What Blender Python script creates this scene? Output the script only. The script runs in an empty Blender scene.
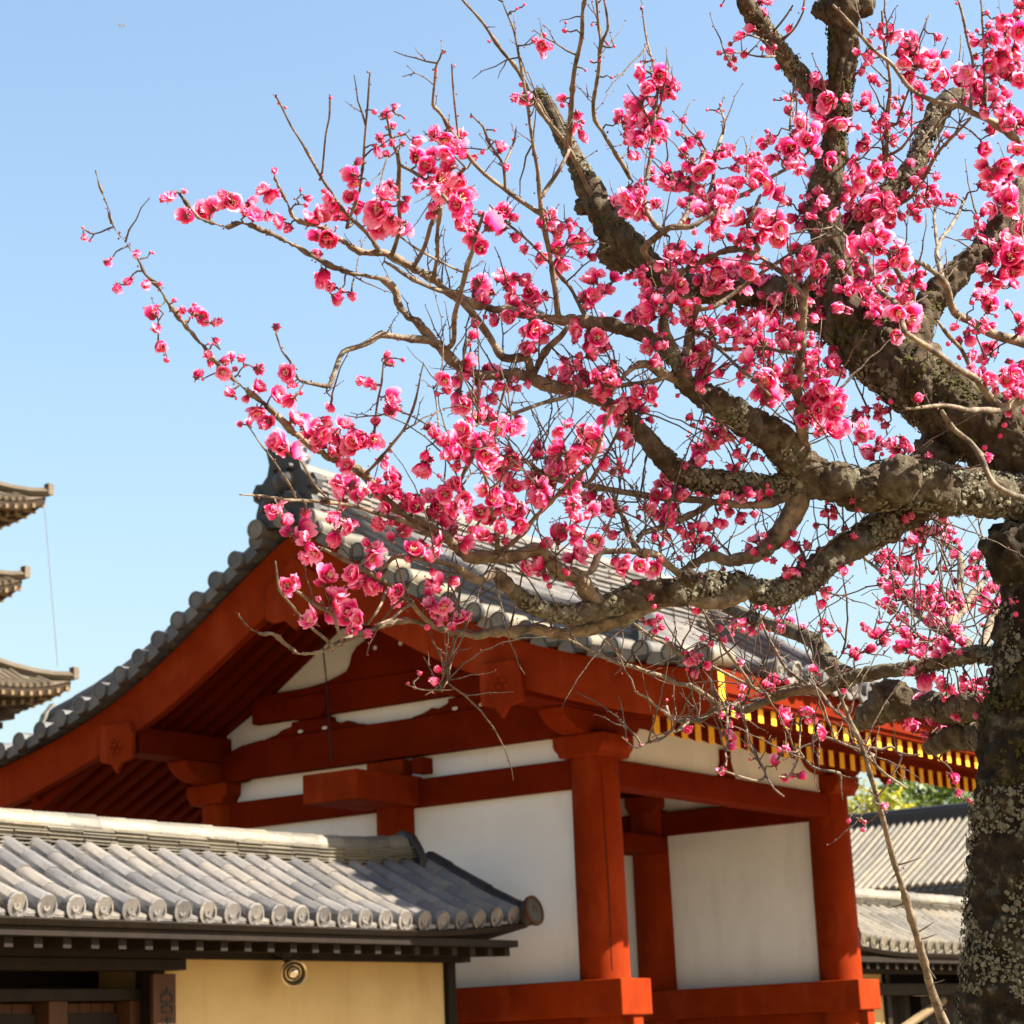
import bpy, bmesh, math, random
import numpy as np
from mathutils import Vector, Matrix, noise

# ------------------------------------------------------------------ camera, sky, sun, exposure
S = bpy.context.scene
COL = S.collection
rnd = random.Random(7)

CAM = np.array([9.6218, -15.6658, 1.6])
YAW, PIT, ROL, FPX = -0.5838, 0.244, -0.0439, 2158.02
FW = np.array([math.sin(YAW)*math.cos(PIT), math.cos(YAW)*math.cos(PIT), math.sin(PIT)])
RT0 = np.array([math.cos(YAW), -math.sin(YAW), 0.0]); UP0 = np.cross(RT0, FW)
RT = math.cos(ROL)*RT0 + math.sin(ROL)*UP0
UP = -math.sin(ROL)*RT0 + math.cos(ROL)*UP0

cam = bpy.data.cameras.new('camera'); cam_o = bpy.data.objects.new('camera', cam); COL.objects.link(cam_o)
M = Matrix.Identity(4)
for i in range(3):
    M[i][0] = RT[i]; M[i][1] = UP[i]; M[i][2] = -FW[i]; M[i][3] = CAM[i]
cam_o.matrix_world = M
cam.sensor_width = 36; cam.lens = 36*FPX/1024
cam.clip_start = 0.1; cam.clip_end = 6000
cam.dof.use_dof = True; cam.dof.focus_distance = 4.2; cam.dof.aperture_fstop = 14
S.camera = cam_o

SUN = Vector((1.0, 0.35, 0.98)).normalized()
w = bpy.data.worlds.new('World'); S.world = w; w.use_nodes = True
nt = w.node_tree; bg = nt.nodes['Background']
sky = nt.nodes.new('ShaderNodeTexSky'); sky.sky_type = 'NISHITA'; sky.sun_disc = False
sky.sun_elevation = math.asin(SUN.z); sky.sun_rotation = math.atan2(SUN.x, SUN.y)
sky.air_density = 1.6; sky.dust_density = 3.0; sky.ozone_density = 3.5; sky.altitude = 50
tn = nt.nodes.new('ShaderNodeMix'); tn.data_type = 'RGBA'; tn.blend_type = 'MULTIPLY'; tn.inputs[0].default_value = 1; tn.inputs[7].default_value = (1.0, 1.0, .99, 1)
nt.links.new(sky.outputs[0], tn.inputs[6]); nt.links.new(tn.outputs[2], bg.inputs[0]); bg.inputs[1].default_value = 0.054
sl = bpy.data.lights.new('sun', 'SUN'); sl.energy = 4.6; sl.angle = math.radians(0.5); sl.color = (1, .91, .76)
so = bpy.data.objects.new('sun', sl); COL.objects.link(so)
so.rotation_euler = (-SUN).to_track_quat('-Z', 'Y').to_euler(); so.location = (20, 10, 30)
S.view_settings.view_transform = 'Standard'; S.view_settings.look = 'None'
S.view_settings.exposure = 2.28; S.view_settings.gamma = 1
S.render.engine = 'CYCLES'; S.cycles.max_bounces = 8; S.cycles.transparent_max_bounces = 8

# ------------------------------------------------------------------ helpers
def px(x, y, d):            # a point seen at (x, y) of the photograph, d metres deep
    return CAM + d*(RT*(x-512)/FPX + UP*(512-y)/FPX + FW)

def nodes(name):
    m = bpy.data.materials.new(name); m.use_nodes = True
    t = m.node_tree; b = t.nodes['Principled BSDF']
    return m, t, b

def mix_noise(t, c1, c2, scale, lo=.35, hi=.65, detail=6, stretch=None, rough=.6):
    tc = t.nodes.new('ShaderNodeTexCoord'); n = t.nodes.new('ShaderNodeTexNoise')
    n.inputs['Scale'].default_value = scale; n.inputs['Detail'].default_value = detail; n.inputs['Roughness'].default_value = rough
    if stretch:
        mp = t.nodes.new('ShaderNodeMapping'); mp.inputs['Scale'].default_value = stretch
        t.links.new(tc.outputs['Object'], mp.inputs[0]); t.links.new(mp.outputs[0], n.inputs['Vector'])
    else:
        t.links.new(tc.outputs['Object'], n.inputs['Vector'])
    r = t.nodes.new('ShaderNodeValToRGB'); r.color_ramp.elements[0].position = lo; r.color_ramp.elements[1].position = hi
    r.color_ramp.elements[0].color = (*c1, 1); r.color_ramp.elements[1].color = (*c2, 1)
    t.links.new(n.outputs['Fac'], r.inputs[0])
    return n, r

def mixc(t, a, b, fac):
    m = t.nodes.new('ShaderNodeMix'); m.data_type = 'RGBA'
    for s, v in ((6, a), (7, b), (0, fac)):
        if isinstance(v, bpy.types.NodeSocket): t.links.new(v, m.inputs[s])
        elif s == 0: m.inputs[0].default_value = v
        else: m.inputs[s].default_value = (*v, 1)
    return m.outputs[2]

def bump(t, b, sock, strength, dist):
    bp = t.nodes.new('ShaderNodeBump'); bp.inputs['Strength'].default_value = strength; bp.inputs['Distance'].default_value = dist
    t.links.new(sock, bp.inputs['Height']); t.links.new(bp.outputs[0], b.inputs['Normal'])

def surf(name, c1, c2, scale, rough=.7, bs=.3, bd=.01, stretch=None, c3=None, scale3=1.2, lo3=.55, hi3=.75, spec=.18, c4=None, st4=(2.2, 2.2, .45)):
    m, t, b = nodes(name)
    n, r = mix_noise(t, c1, c2, scale, stretch=stretch)
    col = r.outputs[0]
    if c3 is not None:
        n3, r3 = mix_noise(t, (0, 0, 0), (1, 1, 1), scale3, lo3, hi3, 8)
        col = mixc(t, col, c3, r3.outputs[0])
    if c4 is not None:
        n4, r4 = mix_noise(t, (0, 0, 0), (1, 1, 1), 1.3, .52, .95, 5, stretch=st4)
        col = mixc(t, col, c4, r4.outputs[0])
    t.links.new(col, b.inputs['Base Color']); b.inputs['Roughness'].default_value = rough
    b.inputs['Specular IOR Level'].default_value = spec
    n2, r2 = mix_noise(t, (0, 0, 0), (1, 1, 1), scale*6, .2, .8, 4, stretch=stretch)
    bump(t, b, r2.outputs[0], bs, bd)
    return m

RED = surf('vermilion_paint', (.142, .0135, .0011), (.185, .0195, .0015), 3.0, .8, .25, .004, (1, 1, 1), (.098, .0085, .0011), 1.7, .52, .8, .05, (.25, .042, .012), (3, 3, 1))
REDD = surf('vermilion_dark', (.094, .0075, .0009), (.125, .0108, .0012), 4.0, .85, .25, .004, None, (.065, .0052, .0009), 2.0, .52, .8, .04)  # darker vermilion for rails, gable timbers, rafters, doors and hall posts
YEL = surf('ochre_paint', (.60, .29, .012), (.72, .36, .02), 12, .6, .1, .002)
WHITE = surf('white_plaster', (.62, .605, .585), (.68, .665, .645), 1.6, .9, .15, .003, None, (.47, .45, .42), .8, .5, .9, .12, (.48, .455, .41))
OCHRE = surf('ochre_plaster', (.37, .258, .112), (.42, .30, .14), 2.2, .9, .25, .004, None, (.27, .17, .06), 1.1, .5, .9, .12, (.27, .17, .06))
def tile_mat(name, a, b_, c3, lich):
    m, t, b = nodes(name)
    n, r = mix_noise(t, a, b_, 2.6, .3, .7, 5)
    n3, r3 = mix_noise(t, (0, 0, 0), (1, 1, 1), 9, .60, .78, 10)
    c = mixc(t, r.outputs[0], c3, r3.outputs[0])
    n4, r4 = mix_noise(t, (0, 0, 0), (1, 1, 1), 34, .56, .66, 6)
    f = t.nodes.new('ShaderNodeMath'); f.operation = 'MULTIPLY'; f.inputs[1].default_value = lich
    t.links.new(r4.outputs[0], f.inputs[0])
    c = mixc(t, c, (.04, .038, .032), f.outputs[0])
    gi = t.nodes.new('ShaderNodeNewGeometry'); rr = t.nodes.new('ShaderNodeValToRGB')
    for q, (pos, cl) in enumerate(((0, (.62, .61, .62)), (1, (1.16, 1.06, .92)))): rr.color_ramp.elements[q].position = pos; rr.color_ramp.elements[q].color = (*cl, 1)
    e = rr.color_ramp.elements.new(.5); e.color = (.98, .97, .97, 1)
    t.links.new(gi.outputs['Random Per Island'], rr.inputs[0])
    ml = t.nodes.new('ShaderNodeMix'); ml.data_type = 'RGBA'; ml.blend_type = 'MULTIPLY'; ml.inputs[0].default_value = 1
    t.links.new(c, ml.inputs[6]); t.links.new(rr.outputs[0], ml.inputs[7]); c = ml.outputs[2]
    t.links.new(c, b.inputs['Base Color']); b.inputs['Roughness'].default_value = .55
    b.inputs['Specular IOR Level'].default_value = .4
    n2, r2 = mix_noise(t, (0, 0, 0), (1, 1, 1), 40, .2, .8, 4)
    bump(t, b, r2.outputs[0], .25, .006)
    return m
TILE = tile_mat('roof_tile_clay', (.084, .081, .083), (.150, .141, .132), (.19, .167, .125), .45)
TILEG = tile_mat('roof_tile_grey', (.060, .061, .065), (.100, .100, .101), (.135, .126, .10), .3)  # shade of the left roof slope put into the colour; also the top ridge-end tile
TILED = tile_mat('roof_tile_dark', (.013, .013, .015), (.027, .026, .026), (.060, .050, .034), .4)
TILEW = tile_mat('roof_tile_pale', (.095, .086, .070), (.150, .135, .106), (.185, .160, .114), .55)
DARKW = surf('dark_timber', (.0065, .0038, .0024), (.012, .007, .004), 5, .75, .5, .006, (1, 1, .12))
BROWNW = surf('brown_timber', (.040, .0155, .0065), (.062, .025, .010), 5, .7, .4, .004, (1, 1, .12))
BLACK = surf('dark_iron', (.012, .012, .013), (.03, .03, .03), 20, .5, .1, .001)
INK = surf('ink', (.012, .010, .009), (.02, .018, .015), 20, .7, .1, .001)
STONE = surf('granite', (.18, .175, .165), (.24, .235, .22), 14, .85, .4, .005)
GROUND = surf('sand_gravel', (.20, .142, .076), (.26, .188, .106), 3, .95, .6, .01)
PAGW = surf('pagoda_timber', (.018, .011, .007), (.032, .020, .012), 2, .8, .3, .01)
PAGT = surf('pagoda_tile', (.078, .060, .042), (.112, .088, .062), 1.2, .7, .4, .02)
PAGTIP = surf('pagoda_rafter_tip', (.10, .070, .036), (.14, .095, .05), 3, .7, .2, .01)

class MB:
    def __init__(s): s.v = []; s.f = []; s.m = []
    def add(s, vs, fs, mi=0):
        o = len(s.v); s.v.extend([tuple(map(float, p)) for p in vs])
        for f in fs: s.f.append([o+i for i in f]); s.m.append(mi)
    def box(s, x0, x1, y0, y1, z0, z1, mi=0):
        s.add([(x0,y0,z0),(x1,y0,z0),(x1,y1,z0),(x0,y1,z0),(x0,y0,z1),(x1,y0,z1),(x1,y1,z1),(x0,y1,z1)],
              [(3,2,1,0),(4,5,6,7),(0,1,5,4),(1,2,6,5),(2,3,7,6),(3,0,4,7)], mi)
    def prism(s, pts, axis, a, b, mi=0):      # polygon given in the two other axes, extruded a..b along axis
        n = len(pts)
        def mk(p, t):
            return (t, p[0], p[1]) if axis == 0 else (p[0], t, p[1]) if axis == 1 else (p[0], p[1], t)
        vs = [mk(p, a) for p in pts] + [mk(p, b) for p in pts]
        fs = [list(range(n)), list(range(2*n-1, n-1, -1))] + [(i, i+n, (i+1) % n+n, (i+1) % n) for i in range(n)]
        s.add(vs, fs, mi)
    def tube(s, pts, rad, n=10, caps=True, mi=0, mcap=None, a0=0, a1=2*math.pi, disp=None):
        P = [Vector(p) for p in pts]; k = len(P)
        if isinstance(rad, (int, float)): rad = [rad]*k
        t = (P[1]-P[0]).normalized(); up = Vector((0, 0, 1)) if abs(t.z) < .95 else Vector((1, 0, 0))
        x = t.cross(up).normalized()
        full = abs(a1-a0-2*math.pi) < 1e-6; c = n if full else n+1
        vs = []
        for i in range(k):
            tt = (P[min(i+1, k-1)]-P[max(i-1, 0)]).normalized()
            x = (x - tt*x.dot(tt)).normalized(); y = x.cross(tt)*-1
            y = tt.cross(x) * -1
            for j in range(c):
                a = a0+(a1-a0)*j/n
                d = x*math.cos(a)+(-y)*math.sin(a)
                r = rad[i]
                if disp: r = disp(P[i]+d*r, r, i)
                vs.append(P[i]+d*r)
        fs = []
        for i in range(k-1):
            for j in range(n):
                j2 = (j+1) % c if full else j+1
                fs.append((i*c+j, i*c+j2, (i+1)*c+j2, (i+1)*c+j))
        s.add(vs, fs, mi)
        if caps and full:
            o = len(s.v)-len(vs)
            for i in (0, k-1):
                s.f.append([o+i*c+j for j in (range(c) if i else range(c-1, -1, -1))]); s.m.append(mi if mcap is None else mcap)
    def build(s, name, mats, parent=None, smooth=False, bevel=0, org=None):
        if parent is not None: org = ORG[parent.name]
        elif org is None: org = (0, 0, 0)
        me = bpy.data.meshes.new(name)
        v = np.array(s.v) - np.array(org)
        me.from_pydata(v.tolist(), [], s.f)
        for m in (mats if isinstance(mats, (list, tuple)) else [mats]): me.materials.append(m)
        me.polygons.foreach_set('material_index', s.m)
        bm = bmesh.new(); bm.from_mesh(me); bmesh.ops.recalc_face_normals(bm, faces=bm.faces); bm.to_mesh(me); bm.free()
        if smooth is True: me.polygons.foreach_set('use_smooth', [True]*len(me.polygons))
        elif smooth: me.polygons.foreach_set('use_smooth', [True]*len(me.polygons)); me.set_sharp_from_angle(angle=smooth)
        o = bpy.data.objects.new(name, me); COL.objects.link(o)
        if parent is not None: o.parent = parent
        else: o.location = org
        ORG[o.name] = tuple(org)
        if bevel:
            b = o.modifiers.new('bevel', 'BEVEL'); b.width = bevel; b.segments = 2; b.limit_method = 'ANGLE'; b.angle_limit = .7
        return o
ORG = {}
def tag(o, label=None, cat=None, group=None, kind=None):
    for k, v in (('label', label), ('category', cat), ('group', group), ('kind', kind)):
        if v: o[k] = v
    return o
def thing(name, loc, label, cat, group=None):
    o = bpy.data.objects.new(name, None); COL.objects.link(o); o.location = loc; o.empty_display_size = .3
    ORG[o.name] = tuple(loc); return tag(o, label, cat, group)
def dup(o, parent, off):
    c = o.copy(); COL.objects.link(c); c.parent = parent; c.location = off; return c
def interp(tab, x):
    return float(np.interp(x, [p[0] for p in tab], [p[1] for p in tab]))
def smoothtab(tab, n=40):
    xs = np.array([p[0] for p in tab]); ys = np.array([p[1] for p in tab]); out = []
    for x in np.linspace(xs[0], xs[-1], n):      # light smoothing of the measured curve
        h = .22*(xs[-1]-xs[0])/4; k = np.linspace(-h, h, 9)
        out.append((float(x), float(np.mean(np.interp(np.clip(x+k, xs[0], xs[-1]), xs, ys) + 0*k))))
    out[0] = tab[0]; out[-1] = tab[-1]
    return out
ANG = math.radians(35)

# ------------------------------------------------------------------ ground
g = MB(); g.add([(-900, -900, 0), (900, -900, 0), (900, 900, 0), (-900, 900, 0)], [(0, 1, 2, 3)])
tag(g.build('ground', GROUND), kind='structure')

# ------------------------------------------------------------------ generic tile roof field
def disc(mb, c, ax, r, th, mi=0, mface=None, relief=True):
    """round eave tile end with raised rim and boss, axis direction ax"""
    c = Vector(c); ax = Vector(ax).normalized()
    rings = [(r, -th), (r, 0), (r*.80, .004), (r*.76, -.030), (r*.42, -.030), (r*.34, -.004), (r*.16, -.004), (r*.14, -.016), (0.004, -.016)] if relief else [(r, -th), (r, 0), (r*.82, .003), (r*.8, -.006), (.004, -.006)]
    u = ax.cross(Vector((0, 0, 1))).normalized(); v = u.cross(ax)
    n = 18; vs = []; fs = []
    for rr, h in rings:
        for j in range(n):
            a = 2*math.pi*j/n; vs.append(c+ax*h+(u*math.cos(a)+v*math.sin(a))*rr)
    for i in range(len(rings)-1):
        for j in range(n): fs.append((i*n+j, i*n+(j+1) % n, (i+1)*n+(j+1) % n, (i+1)*n+j))
    mb.add(vs, fs, mi if mface is None else mface)

def lathe(mb, c, ax, rings, n=28, mi=0):
    c = Vector(c); ax = Vector(ax).normalized(); u = ax.orthogonal().normalized(); v = ax.cross(u); vs = []; fs = []
    for r, h in rings:
        for j in range(n):
            a = 2*math.pi*j/n; vs.append(c+ax*h+(u*math.cos(a)+v*math.sin(a))*r)
    for i in range(len(rings)-1):
        for j in range(n): fs.append((i*n+j, i*n+(j+1) % n, (i+1)*n+(j+1) % n, (i+1)*n+j))
    mb.add(vs, fs, mi)

def resample(pts, step):
    P = np.array(pts, float); d = np.r_[0, np.cumsum(np.linalg.norm(np.diff(P, axis=0), axis=1))]
    n = max(2, int(round(d[-1]/step))+1); t = np.linspace(0, d[-1], n)
    return [tuple(np.interp(x, d, P[:, i]) for i in range(P.shape[1])) for x in t]

def cover_row(mb, path, r, seg, seed, mi=0):
    """half round cover tiles laid end to end down a path (first point = top)"""
    P = resample(path, seg); rr = random.Random(seed)
    for a, b in zip(P[:-1], P[1:]):
        a = Vector(a); b = Vector(b); d = (b-a).normalized()
        j = Vector((rr.uniform(-.004, .004), rr.uniform(-.004, .004), rr.uniform(-.003, .003)))
        k = rr.uniform(.97, 1.03)
        mb.tube([a+j, a+j+d*.02, b+j+d*.012], [r*.90*k, r*.97*k, r*1.02*k], 10, True, mi)

def pan_row(mb, path, side, halfw, depth, th, mi=0):
    """concave pan tiles between two cover rows; side = unit vector across"""
    P = [Vector(p) for p in resample(path, .24)]; side = Vector(side); n = 4; vs = []; fs = []
    for i in range(len(P)-1):
        a = P[i]; b = P[i+1]
        o = len(vs)
        for q, lift in ((a, 0), (b, .016)):
            for j in range(n+1):
                t = j/n*2-1; vs.append(q+side*halfw*t+Vector((0, 0, -depth*(1-t*t)+lift)))
        for q, lift in ((b, .016-th),):
            for j in range(n+1):
                t = j/n*2-1; vs.append(q+side*halfw*t+Vector((0, 0, -depth*(1-t*t)+lift)))
        for j in range(n):
            fs.append((o+j, o+j+1, o+n+1+j+1, o+n+1+j)); fs.append((o+n+1+j, o+n+2+j, o+2*n+3+j, o+2*n+2+j))
    mb.add(vs, fs, mi)

def lip(mb, c, side, ax, halfw, drop, h, th, mi=0):
    """crescent shaped front edge of an eave pan tile"""
    c = Vector(c); side = Vector(side); ax = Vector(ax); n = 6; vs = []; fs = []
    for e in (0, 1):
        for j in range(n+1):
            t = j/n*2-1
            z = -drop*(1-t*t)
            vs.append(c+side*halfw*t+Vector((0, 0, z))+ax*(th*e)); vs.append(c+side*halfw*t*.93+Vector((0, 0, z-h*(.55+.45*(1-t*t))))+ax*(th*e))
    m = 2*(n+1)
    for j in range(n):
        a = 2*j
        fs += [(a, a+2, a+3, a+1), (m+a, m+a+1, m+a+3, m+a+2), (a, m+a, m+a+2, a+2), (a+1, a+3, m+a+3, m+a+1)]
    mb.add(vs, fs, mi)

def ridge_stack(mb, path, w0, h, layers, taper=.7, mi=0, seed=1):
    """courses of flat ridge tiles with a round row on top; path of base centre points"""
    rr = random.Random(seed); P = [Vector(p) for p in path]
    d = (P[-1]-P[0]); d.z = 0; d.normalize(); side = Vector((d.y, -d.x, 0))
    lh = h/layers
    for L in range(layers):
        w = w0*(1-(1-taper)*L/max(1, layers-1))
        pts = resample([tuple(p) for p in P], .32); off = (L % 2)*.16
        for i in range(len(pts)-1):
            a = Vector(pts[i]); b = Vector(pts[i+1]); ww = w*rr.uniform(.93, 1.07); j = rr.uniform(-.006, .006)
            z0 = L*lh; z1 = z0+lh*.70
            vs = []
            for q in (a, b-(b-a)*.012):
                for sx, z in ((-1, z0+.012), (-1, z1), (-.55, z1+lh*.2), (.55, z1+lh*.2), (1, z1), (1, z0+.012)):
                    vs.append(q+side*(ww/2*sx)+Vector((0, 0, z+j)))
            fs = [(k, (k+1) % 6, 6+(k+1) % 6, 6+k) for k in range(6)]+[(5, 4, 3, 2, 1, 0), (6, 7, 8, 9, 10, 11)]
            mb.add(vs, fs, mi)
        # dark joint core
    core = [(p.x, p.y, p.z) for p in P]
    for i in range(len(core)-1):
        a = Vector(core[i]); b = Vector(core[i+1]); vs = []
        for q in (a, b):
            for sx, z in ((-1, 0), (1, 0), (1, h*.98), (-1, h*.98)): vs.append(q+side*(w0*taper*.42*sx)+Vector((0, 0, z)))
        mb.add(vs, [(0, 1, 5, 4), (1, 2, 6, 5), (2, 3, 7, 6), (3, 0, 4, 7), (0, 3, 2, 1), (4, 5, 6, 7)], mi)
    cover_row(mb, [(p.x, p.y, p.z+h+.015) for p in P], w0*taper*.34, .30, seed+5, mi)

# ------------------------------------------------------------------ the temple gate
CX = -2.087; W = 4.174; LV = 4.5; Z0 = 2.13; ZB = 3.73; ZT = 3.98
TOP = smoothtab([(0, 6.12), (.3, 5.95), (.55, 5.80), (.8, 5.64), (1.2, 5.39), (1.6, 5.14), (2.2, 4.84), (2.65, 4.67), (3.05, 4.55), (3.4, 4.46), (3.75, 4.385), (4.07, 4.33)])
BOT = smoothtab([(0, 5.62), (.3, 5.42), (.9, 5.06), (1.3, 4.83), (1.65, 4.65), (2.2, 4.43), (2.9, 4.20), (3.4, 4.06), (3.75, 4.0), (4.07, 3.98)])
zt = lambda s: interp(TOP, abs(s)); zbot = lambda s: interp(BOT, abs(s))
V0, V1 = -1.40, LV+1.40
gate = thing('temple_gate', (CX, LV/2, 0), 'vermilion wooden temple gate with white plaster panels under a swept grey tiled gable roof', 'gate')

m = MB(); m.box(CX-3.3, CX+3.3, -1.4, LV+1.4, 0.004, .45); m.box(CX-3.36, CX+3.36, -1.46, LV+1.46, .45, .56)
m.build('podium', STONE, gate, bevel=.02)
base = MB(); pil = MB()
def pillar_mesh(mb, r):
    zs = [.62, 1.0, 2.0, 3.0, 3.75, 4.0]; rs = [r*.99, r, r, r*.99, r*.965, r*.95]
    mb.tube([(0, 0, z) for z in zs], rs, 28)
pm = MB(); pillar_mesh(pm, .213)
bmst = MB(); bmst.tube([(0, 0, .56), (0, 0, .60), (0, 0, .635)], [.36, .36, .25], 24)
cap = MB()
cap.prism([(-.20, 3.975), (.20, 3.975), (.21, 4.01), (.245, 4.05), (.255, 4.08), (.255, 4.165), (-.255, 4.165), (-.255, 4.08), (-.245, 4.05), (-.21, 4.01)], 1, -.255, .255)
first = None
for (u, v) in ((0, 0), (CX, 0), (-W, 0), (0, LV), (CX, LV), (-W, LV)):
    if first is None:
        p = pm.build('pillar', RED, None, smooth=ANG); q = bmst.build('pillar_base', STONE, None, smooth=ANG); c = cap.build('bracket_block', RED, None, bevel=.012)
        for o in (p, q, c): o.parent = gate
        first = (p, q, c)
    else:
        p, q, c = (dup(o, gate, (0, 0, 0)) for o in first)
    for o in (p, q, c): o.location = (u-CX, v-LV/2, 0)
    if u == CX and v == LV: p.scale = (1.08, 1.08, 1)
    if u == CX: c.scale = (.8, .8, 1)

a_ = math.radians(-42); m = MB(); m.tube([(.2115*math.cos(a_), .2115*math.sin(a_), 2.2), (.2120*math.cos(a_+.02), .2120*math.sin(a_+.02), 2.9), (.208*math.cos(a_-.01), .208*math.sin(a_-.01), 3.9)], [.0035, .005, .002], 4)
m.v = [(x, y, z) for x, y, z in m.v]; m.build('pillar_crack', DARKW, gate)
# horizontal beams
def beam(name, x0, x1, y0, y1, z0, z1, mat=RED, bev=.012):
    b = MB(); b.box(x0, x1, y0, y1, z0, z1); return b.build(name, mat, gate, bevel=bev)
for v in (0, LV):
    beam('waist_rail', -W-.36, .32, v-.28, v+.205, 1.835, Z0)
    beam('foot_rail', -W-.3, .29, v-.06, v+.10, 1.42, 1.84)
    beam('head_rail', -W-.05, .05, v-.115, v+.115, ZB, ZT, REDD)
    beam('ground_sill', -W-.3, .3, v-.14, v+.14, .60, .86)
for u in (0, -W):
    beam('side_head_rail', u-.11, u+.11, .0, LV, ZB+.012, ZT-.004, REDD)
# plaster panels between the posts
def panel(name, x0, x1, y0, y1, z0, z1): 
    b = MB(); b.box(x0, x1, y0, y1, z0, z1); return b.build(name, WHITE, gate)
for v in (0, LV):
    for a, b_ in ((-W+.15, CX-.15), (CX+.15, -.15)):
        panel('plaster_panel', a, b_, v-.045, v+.045, Z0-.02, ZB+.02)
        panel('plaster_panel', a, b_, v-.043, v+.043, .84, 1.45)
        panel('plaster_strip', a, b_, v-.04, v+.04, ZT-.02, 4.19)
for u in (0, -W):
    panel('plaster_strip', u-.04, u+.04, .2, LV-.2, ZT-.02, 4.30)
    b = MB(); b.prism([(LV/2-.15, ZT), (LV/2+.15, ZT), (LV/2+.12, 4.06), (LV/2+.085, 4.13), (LV/2+.085, 4.24), (LV/2-.085, 4.24), (LV/2-.085, 4.13), (LV/2-.12, 4.06)], 0, u-.08, u+.08)
    b.build('strut', REDD, gate, bevel=.008)
# central beam that runs out over the small wall
b = MB(); b.box(CX-.30, CX+.30, -1.0, .1, 3.745, 4.005)
b.build('beam_nose', RED, gate, bevel=.012)
b = MB(); b.box(CX-.30+.6, CX+.42, -.2, .1, 4.02, 4.16); b.build('bearing_block', REDD, gate, bevel=.012)
# door frame on the middle line
beam('door_lintel', CX-.16, CX+.235, .1, LV-.08, 3.545, 3.725, REDD)
for v in (.36,): beam('door_jamb', CX-.13, CX+.13, v-.15, v+.15, .62, 3.56, REDD)
for sg, v in ((1, .5),):
    d = MB(); d.box(CX-1.62, CX-.14, v-.05, v+.05, .7, 3.5)
    dl = d.build('door_leaf', REDD, gate, bevel=.008)
    d = MB()
    for z in (.9, 1.5, 2.2, 2.9): d.box(CX-1.6, CX-.16, v-.075, v+.075, z, z+.1)
    d.build('door_batten', REDD, dl, bevel=.006)
# ceiling boards over the porch
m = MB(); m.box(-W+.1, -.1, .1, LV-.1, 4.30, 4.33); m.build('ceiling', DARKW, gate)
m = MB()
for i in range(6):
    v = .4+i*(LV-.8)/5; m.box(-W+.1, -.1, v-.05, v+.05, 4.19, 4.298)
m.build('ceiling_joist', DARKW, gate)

# purlins, boat arms
for s in (-1, 0, 1):
    u = CX+s*W/2
    if s:
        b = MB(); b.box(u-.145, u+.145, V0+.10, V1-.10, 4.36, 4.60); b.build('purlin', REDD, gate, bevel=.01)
        for vv, sg in ((0, -1), (LV, 1)):
            pr = [(.62, 4.358), (-.66, 4.358), (-.66, 4.33), (-.62, 4.275), (-.55, 4.225), (-.45, 4.185), (-.33, 4.167), (.33, 4.167), (.45, 4.185), (.55, 4.225), (.62, 4.30)]
            b = MB(); b.prism([(vv+(-sg)*y*1.0 if False else vv-sg*y*-1 if False else vv+(y if sg < 0 else -y), z) for y, z in pr], 0, u-.12, u+.12)
            b.build('boat_arm', RED, gate, bevel=.01)
    else:
        b = MB(); b.box(u-.13, u+.13, V0+.10, V1-.10, 5.34, 5.58); b.build('ridge_purlin', REDD, gate, bevel=.01)

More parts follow.
